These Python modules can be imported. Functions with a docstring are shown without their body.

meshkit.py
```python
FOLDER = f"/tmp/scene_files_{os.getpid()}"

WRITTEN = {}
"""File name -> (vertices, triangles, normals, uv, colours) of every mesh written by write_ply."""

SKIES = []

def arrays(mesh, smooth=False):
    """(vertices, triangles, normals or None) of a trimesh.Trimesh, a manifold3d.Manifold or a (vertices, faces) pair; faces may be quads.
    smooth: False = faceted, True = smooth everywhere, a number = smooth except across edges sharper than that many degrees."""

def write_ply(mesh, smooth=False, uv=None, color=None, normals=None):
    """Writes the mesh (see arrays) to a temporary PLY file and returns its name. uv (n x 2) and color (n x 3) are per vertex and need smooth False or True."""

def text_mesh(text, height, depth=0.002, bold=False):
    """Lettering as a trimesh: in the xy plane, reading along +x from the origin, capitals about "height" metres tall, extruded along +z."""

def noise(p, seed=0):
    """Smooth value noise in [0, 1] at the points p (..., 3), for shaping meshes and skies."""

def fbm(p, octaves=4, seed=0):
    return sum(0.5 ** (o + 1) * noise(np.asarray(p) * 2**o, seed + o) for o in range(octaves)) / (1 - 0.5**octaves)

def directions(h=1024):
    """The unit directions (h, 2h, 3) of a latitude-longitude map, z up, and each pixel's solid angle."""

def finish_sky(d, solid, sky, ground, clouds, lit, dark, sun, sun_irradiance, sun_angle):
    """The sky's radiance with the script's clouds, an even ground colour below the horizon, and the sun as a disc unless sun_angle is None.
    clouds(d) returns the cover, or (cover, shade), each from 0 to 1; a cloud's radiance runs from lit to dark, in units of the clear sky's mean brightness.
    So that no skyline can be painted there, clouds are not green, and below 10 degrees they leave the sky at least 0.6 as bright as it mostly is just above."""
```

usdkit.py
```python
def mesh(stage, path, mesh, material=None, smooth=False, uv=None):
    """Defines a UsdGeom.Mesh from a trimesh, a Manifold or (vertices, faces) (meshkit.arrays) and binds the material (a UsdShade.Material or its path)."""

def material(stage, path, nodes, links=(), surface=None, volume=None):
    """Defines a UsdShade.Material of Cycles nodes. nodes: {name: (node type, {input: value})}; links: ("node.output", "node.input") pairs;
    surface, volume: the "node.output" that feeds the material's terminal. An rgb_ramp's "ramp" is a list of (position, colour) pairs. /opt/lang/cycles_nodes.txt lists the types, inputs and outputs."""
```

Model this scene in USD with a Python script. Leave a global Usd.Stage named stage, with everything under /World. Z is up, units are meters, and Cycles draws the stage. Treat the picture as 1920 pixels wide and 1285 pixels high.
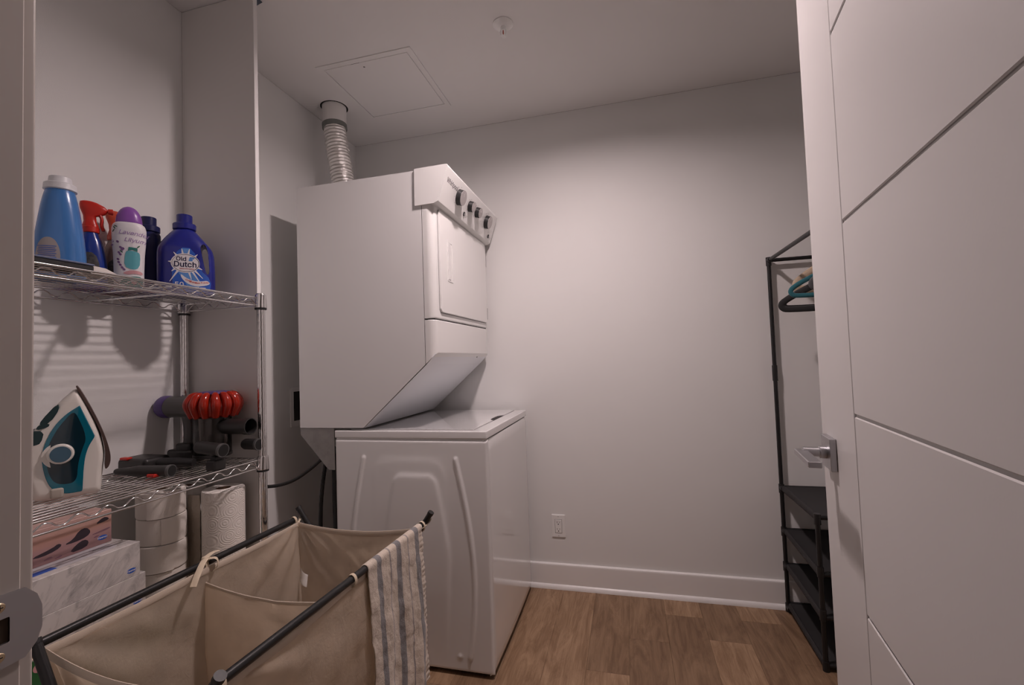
import math, numpy as np, trimesh, manifold3d, usdkit, meshkit
from pxr import Usd, UsdGeom, UsdLux, UsdShade, Gf, Sdf
from shapely.geometry import Polygon, Point, LineString, box as sbox
from shapely import affinity
from shapely.ops import unary_union

stage = Usd.Stage.CreateInMemory()
UsdGeom.SetStageUpAxis(stage, UsdGeom.Tokens.z)
UsdGeom.SetStageMetersPerUnit(stage, 1.0)
WORLD = UsdGeom.Xform.Define(stage, '/World')
stage.SetDefaultPrim(WORLD.GetPrim())
UsdGeom.Scope.Define(stage, '/World/Looks')

# ------------------------------------------------------------------ camera, light, exposure
cam = UsdGeom.Camera.Define(stage, '/World/camera')
F = np.array([-0.24459014, 0.96886722, 0.03836639])
Rr = np.array([0.96865839, 0.24592234, -0.03497337])
Uu = np.cross(Rr, F)
CP = (1.50291702, -2.33071191, 1.17229735)
m = np.eye(4); m[0, :3] = Rr; m[1, :3] = Uu; m[2, :3] = -F; m[3, :3] = CP
cam.AddTransformOp().Set(Gf.Matrix4d(m.tolist()))
cam.CreateHorizontalApertureAttr(36.0)
cam.CreateVerticalApertureAttr(36.0 * 1285 / 1920)
cam.CreateFocalLengthAttr(844.7665 / 1920 * 36.0)
cam.CreateClippingRangeAttr((0.02, 100.0))
cam.CreateExposureAttr(0.0)

LAMP = (1.30, -0.97)          # recessed ceiling light, just above the frame
LAMP_POWER = 545.0
LAMP_COLOR = (1.0, 0.82, 0.81)
HALL_FILL_POWER = 0.8  # strength of the added hallway fill, not a known lamp

# ------------------------------------------------------------------ room sizes
H = 2.468
XR, YF, YN = 2.95, 0.0, -2.05      # right wall, far wall, near wall (room side)

# ------------------------------------------------------------------ mesh helpers
OCT = np.array([[math.cos(a) * math.cos(b), math.sin(a) * math.cos(b), math.sin(b)] for b in np.radians([0, 30, 60]) for a in np.radians([0, 30, 60, 90])] + [[0, 0, 1.0]])
CH = np.array([[1, 0, 0], [0, 1, 0], [0, 0, 1.0]])

def hull(p):
    return trimesh.convex.convex_hull(np.asarray(p, float))

def rbox(x0, x1, y0, y1, z0, z1, r=0.002, soft=False):
    pts = []
    r = min(r, (x1 - x0) * .499, (y1 - y0) * .499, (z1 - z0) * .499)
    for sx in (-1, 1):
        for sy in (-1, 1):
            for sz in (-1, 1):
                c = np.array([x1 - r if sx > 0 else x0 + r, y1 - r if sy > 0 else y0 + r, z1 - r if sz > 0 else z0 + r])
                pts.append(c + r * (OCT if soft else CH) * [sx, sy, sz])
    return hull(np.vstack(pts))

def cat(*ms):
    out = []
    for q in ms:
        if isinstance(q, (list, tuple)) and len(q) and isinstance(q[0], trimesh.Trimesh):
            out += list(q)
        else:
            out.append(q)
    return trimesh.util.concatenate(out)

def loft(rings, cap=True, closed=False):
    R = np.asarray(rings, float); k, n, _ = R.shape
    v = R.reshape(-1, 3); f = []
    i, j = np.meshgrid(np.arange(k if closed else k - 1), np.arange(n), indexing='ij')
    a = i * n + j; b = i * n + (j + 1) % n; c = ((i + 1) % k) * n + (j + 1) % n; d = ((i + 1) % k) * n + j
    f = np.concatenate([np.stack([a, b, c], -1).reshape(-1, 3), np.stack([a, c, d], -1).reshape(-1, 3)])
    if cap and not closed:
        c0, c1 = len(v), len(v) + 1
        v = np.vstack([v, R[0].mean(0), R[-1].mean(0)])
        q = np.arange(n); q2 = (q + 1) % n
        f = np.vstack([f, np.stack([q2, q, np.full(n, c0)], 1), np.stack([(k - 1) * n + q, (k - 1) * n + q2, np.full(n, c1)], 1)])
    mm = trimesh.Trimesh(v, f, process=False)
    if mm.volume < 0:
        mm.invert()
    return mm

def tube(path, r=0.01, n=10, closed=False, cap=True, flat=None, up=None):
    """Sweep; flat=(a,b) gives an elliptical section, up orients it."""
    p = np.asarray(path, float)
    t = np.gradient(p, axis=0) if not closed else np.roll(p, -1, 0) - np.roll(p, 1, 0)
    t /= np.linalg.norm(t, axis=1, keepdims=True) + 1e-12
    if up is not None:
        A = np.cross(np.broadcast_to(up, t.shape), t); A /= np.linalg.norm(A, axis=1, keepdims=True) + 1e-12
    else:
        a = np.cross(t[0], [0, 0, 1.0] if abs(t[0, 2]) < .9 else [1.0, 0, 0]); a /= np.linalg.norm(a); A = [a]
        for i in range(1, len(p)):
            a = a - t[i] * (a @ t[i]); a /= np.linalg.norm(a) + 1e-12; A.append(a)
        A = np.array(A)
    B = np.cross(t, A)
    ang = np.arange(n) * 2 * np.pi / n
    ra, rb = (flat if flat else (1, 1))
    rad = np.broadcast_to(np.asarray(r, float), (len(p),))
    rings = p[:, None] + rad[:, None, None] * (ra * np.cos(ang)[None, :, None] * A[:, None] + rb * np.sin(ang)[None, :, None] * B[:, None])
    return loft(rings, cap, closed)

def lathe(prof, n=32, c=(0, 0, 0), axis='z'):
    """prof: (r, z) from bottom to top."""
    ang = np.arange(n) * 2 * np.pi / n
    rings = [np.stack([max(r, 1e-5) * np.cos(ang), max(r, 1e-5) * np.sin(ang), np.full(n, z)], 1) for r, z in prof]
    mm = loft(rings, cap=True)
    if axis == 'x':
        mm.apply_transform(trimesh.transformations.rotation_matrix(math.pi / 2, [0, 1, 0]))
    elif axis == 'y':
        mm.apply_transform(trimesh.transformations.rotation_matrix(-math.pi / 2, [1, 0, 0]))
    mm.apply_translation(c)
    return mm

def rod(a, b, r, n=12):
    return tube([a, b], r, n)

def extr(poly, d):
    ms = [trimesh.creation.extrude_polygon(g, d, engine='earcut') for g in getattr(poly, 'geoms', [poly])]
    return cat(*ms)

def place(mm, O, U, V, W):
    mm = mm.copy()
    M = np.eye(4); M[:3, 0] = U; M[:3, 1] = V; M[:3, 2] = W; M[:3, 3] = O
    v = np.asarray(mm.vertices) @ M[:3, :3].T + M[:3, 3]
    f = np.asarray(mm.faces)
    if np.linalg.det(M[:3, :3]) < 0:
        f = f[:, ::-1]
    return trimesh.Trimesh(v, f, process=False)

def prism(poly, O, U, V, W, d):
    """Polygon in the U,V plane, extruded d along W."""
    return place(extr(poly, d), O, np.asarray(U, float), np.asarray(V, float), np.asarray(W, float))

def shift(mm, x=0, y=0, z=0, rz=0):
    mm = mm.copy()
    if rz:
        mm.apply_transform(trimesh.transformations.rotation_matrix(math.radians(rz), [0, 0, 1]))
    mm.apply_translation((x, y, z)); return mm

def superring(z, a, b, n=2.5, cx=0, cy=0, k=40):
    t = np.arange(k) * 2 * np.pi / k
    c, s = np.cos(t), np.sin(t)
    return np.stack([cx + a * np.sign(c) * np.abs(c) ** (2 / n), cy + b * np.sign(s) * np.abs(s) ** (2 / n), np.full(k, z)], 1)

def bottle(secs, k=48):
    """secs: (z, a, b, n[, cx, cy]) from bottom to top; interpolated smoothly."""
    return loft([superring(s[0], s[1], s[2], s[3], *(s[4:] if len(s) > 4 else ()), k=k) for s in secs])

def smooth_secs(secs, step=0.006):
    from scipy.interpolate import PchipInterpolator
    S = np.array([list(s) + [0] * (6 - len(s)) for s in secs], float)
    z = np.unique(np.concatenate([S[:, 0], np.arange(S[0, 0], S[-1, 0], step)]))
    return [(zz, *[float(c) for c in PchipInterpolator(S[:, 0], S[:, 1:])(zz)]) for zz in z]

def wrap_fn(secs, off=0.0004):
    """maps (u, z, d) on the front (-y) side of a lofted bottle to a surface point."""
    S = np.array(secs, float)
    def fn(P):
        u, z, d = P[:, 0], P[:, 1], P[:, 2]
        a, b, n, cx, cy = [np.interp(z, S[:, 0], S[:, i]) for i in range(1, 6)]
        q = np.clip(np.abs(u - cx) / a, 0, .995)
        y = b * (1 - q ** n) ** (1 / n)
        return np.stack([u, cy - y - off - d, z], 1)
    return fn

def decal(poly, fn, d=0.0003, size=0.006, lift=0.0):
    mm = poly if isinstance(poly, trimesh.Trimesh) else extr(poly, d)
    v, f = np.asarray(mm.vertices), np.asarray(mm.faces)
    v, f = trimesh.remesh.subdivide_to_size(v, f, size, max_iter=8)
    v = v + [0, 0, lift]
    return trimesh.Trimesh(fn(v), f[:, ::-1] if False else f, process=False)

def text(s, h, u, z, bold=False, d=0.0003, rot=0, shear=0, center=True):
    t = meshkit.text_mesh(s, h, d, bold)
    if center:
        t.apply_translation((-(t.bounds[0, 0] + t.bounds[1, 0]) / 2, 0, 0))
    if shear:
        v = np.asarray(t.vertices).copy(); v[:, 0] += shear * v[:, 1]; t = trimesh.Trimesh(v, t.faces, process=False)
    if rot:
        t.apply_transform(trimesh.transformations.rotation_matrix(math.radians(rot), [0, 0, 1]))
    t.apply_translation((u, z, 0)); return t

def puff(outline, layers, k=96, centre=None):
    """outline (n,2) star-shaped; layers (w, scale) -> loft along w; local coords (u, w, z)."""
    P = Polygon(outline); c = np.array(centre if centre is not None else P.centroid.coords[0])
    L = LineString(list(P.exterior.coords))
    pts = np.array([L.interpolate(t, normalized=True).coords[0] for t in np.arange(k) / k])
    return loft([np.stack([c[0] + (pts[:, 0] - c[0]) * s, np.full(k, w), c[1] + (pts[:, 1] - c[1]) * s], 1) for w, s in layers])

def chaikin(p, it=2, closed=True):
    p = np.asarray(p, float)
    for _ in range(it):
        q = np.roll(p, -1, 0) if closed else p[1:]
        b = p if closed else p[:-1]
        n = np.empty((2 * len(b), p.shape[1])); n[0::2] = .75 * b + .25 * q; n[1::2] = .25 * b + .75 * q
        p = n if closed else np.vstack([p[:1], n, p[-1:]])
    return p

def grid_mesh(P):
    """P (a,b,3) grid -> mesh."""
    a, b, _ = P.shape
    i, j = np.meshgrid(np.arange(a - 1), np.arange(b - 1), indexing='ij')
    q = np.stack([i * b + j, (i + 1) * b + j, (i + 1) * b + j + 1, i * b + j + 1], -1).reshape(-1, 4)
    return trimesh.Trimesh(P.reshape(-1, 3), np.vstack([q[:, [0, 1, 2]], q[:, [0, 2, 3]]]), process=False)

def sheet(P, th):
    """A grid with thickness th: two faces and the rim."""
    a, b, _ = P.shape
    du, dv = np.gradient(P, axis=0), np.gradient(P, axis=1)
    n = np.cross(du, dv); n /= np.linalg.norm(n, axis=2, keepdims=True) + 1e-12
    A, B = P + n * th / 2, P - n * th / 2
    g1, g2 = grid_mesh(A), grid_mesh(B)
    N = a * b
    idx = np.arange(N).reshape(a, b)
    rim = np.concatenate([idx[0, :-1], idx[:-1, -1], idx[-1, :0:-1], idx[:0:-1, 0]])
    r2 = np.roll(rim, -1)
    fr = np.vstack([np.stack([rim, r2, r2 + N], 1), np.stack([rim, r2 + N, rim + N], 1)])
    mm = trimesh.Trimesh(np.vstack([A.reshape(-1, 3), B.reshape(-1, 3)]), np.vstack([g1.faces, g2.faces[:, ::-1] + N, fr]), process=False)
    if mm.volume < 0:
        mm.invert()
    return mm

def bool_sub(a, b):
    A = manifold3d.Manifold(manifold3d.Mesh(np.asarray(a.vertices, np.float32), np.asarray(a.faces, np.uint32)))
    B = manifold3d.Manifold(manifold3d.Mesh(np.asarray(b.vertices, np.float32), np.asarray(b.faces, np.uint32)))
    C = (A - B).to_mesh()
    return trimesh.Trimesh(C.vert_properties[:, :3], C.tri_verts, process=False)

# ------------------------------------------------------------------ stage helpers
used = {}
def numbered(parent, name):
    n = used.get((parent, name), 0); used[(parent, name)] = n + 1
    return f'{parent}/{name}' if n == 0 else f'{parent}/{name}_{n:03d}'

class Thing:
    def __init__(s, name, label, category, loc=(0, 0, 0), rz=0, group=None, kind=None, scale=None):
        s.path = numbered('/World', name); s.loc = np.array(loc, float); s.rz = rz
        x = UsdGeom.Xform.Define(stage, s.path); x.AddTranslateOp().Set(Gf.Vec3d(*map(float, loc))); x.AddRotateZOp().Set(float(rz))
        if scale: x.AddScaleOp().Set(Gf.Vec3f(*scale))
        s.prim = x.GetPrim()
        tag(s.prim, label, category, group, kind)
    def part(s, name, mm, mat, parent=None, smooth=35, uv=None, label=None, world=False, kind=None):
        p = numbered(parent or s.path, name)
        if world:
            mm = shift(mm, *(-s.loc))
            if s.rz:
                mm = shift(mm, rz=-s.rz)
        q = usdkit.mesh(stage, p, mm, mat, smooth=smooth, uv=uv).GetPrim()
        if label: q.SetCustomDataByKey('label', label)
        if kind: q.SetCustomDataByKey('kind', kind)
        return p
    def copy(s, loc, rz, label, group=None, category=None):
        name = s.path.split('/')[-1]
        p = numbered('/World', name)
        x = UsdGeom.Xform.Define(stage, p); x.AddTranslateOp().Set(Gf.Vec3d(*map(float, loc))); x.AddRotateZOp().Set(float(rz))
        was = s.prim.GetCustomData()
        tag(x.GetPrim(), label, category or was.get('category'), group or was.get('group'))
        x.GetPrim().GetReferences().AddInternalReference(s.path); x.GetPrim().SetInstanceable(True)
        return x.GetPrim()

def tag(prim, label=None, category=None, group=None, kind=None):
    for k, v in (('label', label), ('category', category), ('group', group), ('kind', kind)):
        if v: prim.SetCustomDataByKey(k, v)

def single(name, mm, mat, label, category, group=None, kind=None, smooth=35, uv=None):
    q = usdkit.mesh(stage, numbered('/World', name), mm, mat, smooth=smooth, uv=uv).GetPrim()
    tag(q, label, category, group, kind); return q

# ------------------------------------------------------------------ materials
def M(name, color=None, rough=.5, metal=0., spec=.5, coat=0., bump=None, var=None, trans=0., stretch=(1, 1, 1), sheen=0., extra=None, **kw):
    P = {'roughness': rough, 'metallic': metal, 'specular_ior_level': spec, 'coat_weight': coat, 'transmission_weight': trans, 'sheen_weight': sheen, **kw}
    nodes, links = {}, []
    if color is not None and not var: P['base_color'] = color
    nodes['p'] = ('principled_bsdf', P)
    if bump or var:
        nodes['tc'] = ('texture_coordinate', {}); nodes['mp'] = ('mapping', {'scale': stretch}); links += [('tc.object', 'mp.vector')]
    if var:
        nodes['nv'] = ('noise_texture', {'scale': var[0], 'detail': 4.0, 'roughness': .6})
        c = np.array(color); d = np.array(var[1] if np.ndim(var[1]) else c * (1 - var[1]))
        nodes['rv'] = ('rgb_ramp', {'ramp': [(.3, tuple(d)), (.7, tuple(c))]})
        links += [('mp.vector', 'nv.vector'), ('nv.fac', 'rv.fac'), ('rv.color', 'p.base_color')]
    if bump:
        nodes['nb'] = ('noise_texture', {'scale': bump[0], 'detail': 3.0}); nodes['b'] = ('bump', {'strength': bump[1], 'distance': bump[2]})
        links += [('mp.vector', 'nb.vector'), ('nb.fac', 'b.height'), ('b.normal', 'p.normal')]
    if extra: extra(nodes, links)
    return usdkit.material(stage, '/World/Looks/' + name, nodes, links, surface='p.BSDF')

wall_m = M('wall_paint', (.80, .80, .79), .75, spec=.3, bump=(420, .12, .002))
ceil_m = M('ceiling_paint', (.80, .79, .78), .85, spec=.2, bump=(300, .12, .002))
trim_m = M('trim_paint', (.84, .83, .82), .35, bump=(30, .03, .002))
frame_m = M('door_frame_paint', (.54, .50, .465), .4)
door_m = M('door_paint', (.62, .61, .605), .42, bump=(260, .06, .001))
mela_m = M('melamine', (.74, .72, .70), .5, bump=(500, .08, .001))
enamel = M('white_enamel', (.84, .84, .84), .10, spec=.6, coat=.9)
enamel_side = M('white_enamel_side', (.84, .84, .84), .33, spec=.4, bump=(700, .05, .0006))
plastic_w = M('white_plastic', (.86, .86, .85), .28)
steel_g = M('galvanised_steel', (.36, .35, .34), .45, metal=.6, var=(30, .2))
chrome = M('chrome', (.80, .79, .79), .16, metal=1., bump=(60, .03, .002))
satin = M('satin_nickel', (.50, .50, .52), .34, metal=1.)
brass = M('brass_screw', (.62, .50, .34), .35, metal=1.)
black_metal = M('black_metal', (.012, .012, .013), .38, spec=.5)
black_plastic = M('black_plastic', (.015, .015, .016), .45)
black_gap = M('black_gap', (.01, .01, .01), .8)
grey_gap = M('dark_recess', (.03, .028, .028), .9)
dark_grey = M('dark_grey_plastic', (.022, .021, .021), .40)
mid_grey = M('mid_grey_plastic', (.10, .10, .10), .4)
knob_cap = M('knob_cap', (.47, .44, .44), .38, metal=.4)
print_grey = M('print_grey', (.22, .21, .22), .5)
print_faint = M('print_faint', (.50, .49, .49), .5)
def cloth(name, color, t):
    return usdkit.material(stage, '/World/Looks/' + name, {
        'tc': ('texture_coordinate', {}), 'n': ('noise_texture', {'scale': 14.0, 'detail': 4.0, 'roughness': .6}), 'r': ('rgb_ramp', {'ramp': [(.3, tuple(np.array(color) * .90)), (.7, color)]}),
        'nb': ('noise_texture', {'scale': 42.0, 'detail': 7.0, 'roughness': .62, 'distortion': .6}), 'b': ('bump', {'strength': .55, 'distance': .006}),
        'p': ('principled_bsdf', {'roughness': .92, 'specular_ior_level': .15, 'sheen_weight': .15}), 't': ('translucent_bsdf', {}), 'm': ('mix_closure', {'fac': t})},
        [('tc.object', 'n.vector'), ('n.fac', 'r.fac'), ('r.color', 'p.base_color'), ('r.color', 't.color'), ('tc.object', 'nb.vector'), ('nb.fac', 'b.height'), ('b.normal', 'p.normal'), ('p.BSDF', 'm.closure1'), ('t.BSDF', 'm.closure2')], surface='m.closure')
canvas = cloth('canvas', (.88, .80, .70), .76)
canvas_hem = M('canvas_hem', (.66, .57, .47), .92, spec=.15, bump=(900, .3, .0008))
strap_m = M('cotton_strap', (.68, .58, .44), .9, spec=.15)
tag_m = M('care_label', (.80, .79, .76), .8)
fabric_blk = M('black_nonwoven', (.022, .021, .022), .8, bump=(700, .3, .0006))
foil = M('foil', (.90, .88, .86), .33, metal=1., bump=(75, .4, .004))
tape = M('duct_tape', (.18, .19, .18), .5)
pvc = M('white_pipe', (.80, .79, .77), .4)
blue_soft = M('sky_blue_plastic', (.05, .19, .50), .26, coat=.3)
white_cap = M('white_cap', (.70, .71, .74), .4)
navy = M('navy_plastic', (.008, .014, .22), .28, coat=.3)
navy_dark = M('dark_navy_plastic', (.006, .010, .085), .35)
blue_mid = M('blue_spray_plastic', (.008, .035, .26), .22, coat=.3)
red_p = M('red_plastic', (.55, .022, .012), .35)
orange_p = M('orange_plastic', (.58, .075, .035), .4)
lilac = M('purple_cap', (.24, .08, .38), .32)
white_lab = M('white_label', (.74, .72, .74), .45)
label_blue = M('label_blue', (.02, .10, .48), .4)
label_light = M('label_light_blue', (.10, .26, .60), .4)
label_ink = M('label_ink', (.012, .012, .05), .5)
label_red = M('label_red', (.45, .06, .05), .5)
label_tan = M('label_tan', (.36, .33, .33), .6)
green_lab = M('label_green', (.015, .16, .14), .4)
teal_lab = M('label_teal', (.10, .38, .44), .4)
pink_lab = M('label_pink', (.58, .30, .32), .5)
purple_ink = M('purple_ink', (.20, .10, .26), .5)
violet_ink = M('violet_script', (.34, .22, .46), .5)
leaf_ink = M('leaf_ink', (.06, .13, .09), .5)
iron_white = M('iron_white', (.76, .73, .68), .35)
iron_teal = M('iron_teal', (.003, .14, .21), .10, coat=.6)
iron_dark = M('iron_dark_teal', (.003, .022, .036), .12, coat=.5)
iron_grip = M('iron_grip', (.010, .035, .04), .5)
iron_sole = M('iron_sole', (.13, .085, .075), .3, metal=.5)
iron_dial = M('iron_dial', (.06, .13, .19), .35)
dys_grey = M('vacuum_grey', (.060, .058, .058), .38)
dys_red = M('vacuum_red', (.33, .015, .005), .14, coat=.15, spec=.45)
dys_purple = M('vacuum_purple', (.07, .035, .18), .3)
card_white = M('card_white', (.74, .70, .66), .6)
case_blue = M('case_blue', (.16, .19, .30), .35)
cardboard = M('cardboard_core', (.20, .12, .08), .8)
tissue_p = M('toilet_paper', (.78, .74, .69), .95, spec=.1, bump=(500, .3, .001))
rock_ink = M('rock_ink', (.035, .022, .032), .6)
mauve_ink = M('mauve_ink', (.22, .11, .14), .6)
green_box = M('green_box', (.02, .12, .035), .5)
wrap_m = M('plastic_wrap', (.42, .37, .31), .3, bump=(40, .5, .01))
screw_m = M('screw_white', (.6, .6, .6), .4)
hang_teal = M('velvet_teal', (.01, .12, .15), .8, sheen=.4)
hang_black = M('velvet_black', (.012, .012, .013), .8, sheen=.3)
hang_grey = M('velvet_grey', (.07, .07, .075), .8, sheen=.3)
hang_wood = M('hanger_cream', (.55, .43, .31), .6)
hang_white = M('hanger_white', (.62, .58, .57), .6)
bulb_red = M('sprinkler_bulb', (.35, .04, .02), .2)
blue_grey = M('blue_bracket', (.05, .07, .10), .5)
clear_bin = usdkit.material(stage, '/World/Looks/clear_bin', {'t': ('transparent_bsdf', {'color': (.72, .68, .66)}), 'g': ('glossy_bsdf', {'color': (.9, .9, .9), 'roughness': .08}), 'f': ('fresnel', {'IOR': 1.45}), 'm': ('mix_closure', {})},
                            [('f.fac', 'm.fac'), ('t.BSDF', 'm.closure1'), ('g.BSDF', 'm.closure2')], surface='m.closure')
lamp_m = usdkit.material(stage, '/World/Looks/lamp_lens', {'e': ('emission', {'color': LAMP_COLOR, 'strength': LAMP_POWER})}, [], surface='e.emission')
hall_fill_m = usdkit.material(stage, '/World/Looks/hall_fill_lens', {'e': ('emission', {'color': (1, .82, .70), 'strength': HALL_FILL_POWER})}, [], surface='e.emission')  # emission of the added fill in the unseen hallway

def wood(name, a, b, off):
    return usdkit.material(stage, '/World/Looks/' + name, {
        'g': ('geometry', {}), 'mp': ('mapping', {'scale': (13, 2.4, 1), 'location': off}), 'n': ('noise_texture', {'scale': 1.3, 'detail': 8.0, 'roughness': .66, 'distortion': 1.9}),
        'mp2': ('mapping', {'scale': (150, 5, 1), 'location': off}), 'n2': ('noise_texture', {'scale': 1.0, 'detail': 3.0}),
        'mx': ('mix_float', {'fac': .22}), 'r': ('rgb_ramp', {'ramp': [(.28, tuple(np.array(a) * .80)), (.40, a), (.52, tuple((np.array(a) + b) / 2)), (.64, b)]}),
        'bp': ('bump', {'strength': .12, 'distance': .001}), 'p': ('principled_bsdf', {'roughness': .5, 'specular_ior_level': .35})},
        [('g.position', 'mp.vector'), ('g.position', 'mp2.vector'), ('mp.vector', 'n.vector'), ('mp2.vector', 'n2.vector'), ('n.fac', 'mx.a'), ('n2.fac', 'mx.b'), ('mx.result', 'r.fac'), ('r.color', 'p.base_color'), ('n2.fac', 'bp.height'), ('bp.normal', 'p.normal')], surface='p.BSDF')
woods = [wood(f'oak_{n}', tuple(np.array(a) * g), tuple(np.array(b) * g), o) for g, (n, a, b, o) in zip((1.10, 1.04, .91, .95, .86), (
    ('pale', (.245, .152, .088), (.400, .268, .168), (3, 1, 0)), ('warm', (.228, .138, .078), (.385, .255, .156), (17, 5, 0)), ('brown', (.200, .120, .068), (.345, .224, .136), (31, 9, 0)),
    ('grey', (.215, .138, .084), (.360, .246, .156), (47, 2, 0)), ('dark', (.190, .112, .064), (.325, .210, .126), (61, 7, 0))))]

def marble():
    return usdkit.material(stage, '/World/Looks/marble_print', {
        'tc': ('texture_coordinate', {}), 'mp': ('mapping', {'scale': (1, 1, 1), 'rotation': (-.80, 0, 0)}), 'mp2': ('mapping', {'scale': (8, 7, 26)}),
        'n': ('noise_texture', {'scale': 1.5, 'detail': 7.0, 'roughness': .66, 'distortion': 1.4}), 'r': ('rgb_ramp', {'ramp': [(.27, (.24, .225, .22)), (.40, (.46, .44, .43)), (.52, (.62, .59, .57)), (1, (.68, .65, .62))]}),
        'p': ('principled_bsdf', {'roughness': .42})},
        [('tc.object', 'mp.vector'), ('mp.vector', 'mp2.vector'), ('mp2.vector', 'n.vector'), ('n.fac', 'r.fac'), ('r.color', 'p.base_color')], surface='p.BSDF')
marble_m = marble()
sunset_m = usdkit.material(stage, '/World/Looks/sunset_print', {
    'tc': ('texture_coordinate', {}), 's': ('separate_xyz', {}), 'mr': ('map_range', {'from_min': 0.0, 'from_max': .08}), 'mp': ('mapping', {'scale': (3, 5, 60)}), 'n': ('noise_texture', {'scale': 1.0, 'detail': 3.0}),
    'mx': ('mix_float', {'fac': .35}), 'r': ('rgb_ramp', {'ramp': [(.2, (.30, .17, .17)), (.40, (.42, .25, .25)), (.58, (.50, .28, .22)), (.8, (.56, .37, .33))]}), 'p': ('principled_bsdf', {'roughness': .4})},
    [('tc.object', 's.vector'), ('s.z', 'mr.value'), ('tc.object', 'mp.vector'), ('mp.vector', 'n.vector'), ('mr.result', 'mx.a'), ('n.fac', 'mx.b'), ('mx.result', 'r.fac'), ('r.color', 'p.base_color')], surface='p.BSDF')

def towel_print():
    st, W = [], (.66, .58, .49)
    G, L = (.235, .23, .235), (.34, .31, .30)
    stops = [(0.0, W)]
    def band(a, b, c):
        stops.extend([(a - .004, W), (a, c), (b, c), (b + .004, W)])
    for c, w, col in ((.165, .035, G), (.34, .008, L), (.50, .038, G), (.675, .008, L), (.86, .040, G)):
        band(c - w, c + w, col)
    stops.append((1.0, W))
    return usdkit.material(stage, '/World/Looks/towel_stripes', {
        'uv': ('uvmap', {'attribute': 'st'}), 's': ('separate_xyz', {}), 'r': ('rgb_ramp', {'ramp': stops}), 'tc': ('texture_coordinate', {}), 'n': ('noise_texture', {'scale': 130.0, 'detail': 5.0, 'roughness': .7}), 'b': ('bump', {'strength': .7, 'distance': .003}),
        'p': ('principled_bsdf', {'roughness': .95, 'specular_ior_level': .1, 'sheen_weight': .25})},
        [('uv.UV', 's.vector'), ('s.x', 'r.fac'), ('r.color', 'p.base_color'), ('tc.object', 'n.vector'), ('n.fac', 'b.height'), ('b.normal', 'p.normal')], surface='p.BSDF')
towel_m = towel_print()
paper_m = usdkit.material(stage, '/World/Looks/paper_towel', {
    'tc': ('texture_coordinate', {}), 'v': ('voronoi_texture', {'scale': 24.0, 'randomness': .55}), 'm1': ('math', {'math_type': 'multiply', 'value2': 44.0}), 'm2': ('math', {'math_type': 'sine'}),
    'b': ('bump', {'strength': .35, 'distance': .0008}), 'p': ('principled_bsdf', {'base_color': (.84, .80, .75), 'roughness': .95, 'specular_ior_level': .1})},
    [('tc.object', 'v.vector'), ('v.distance', 'm1.value1'), ('m1.value', 'm2.value1'), ('m2.value', 'b.height'), ('b.normal', 'p.normal')], surface='p.BSDF')

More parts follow.
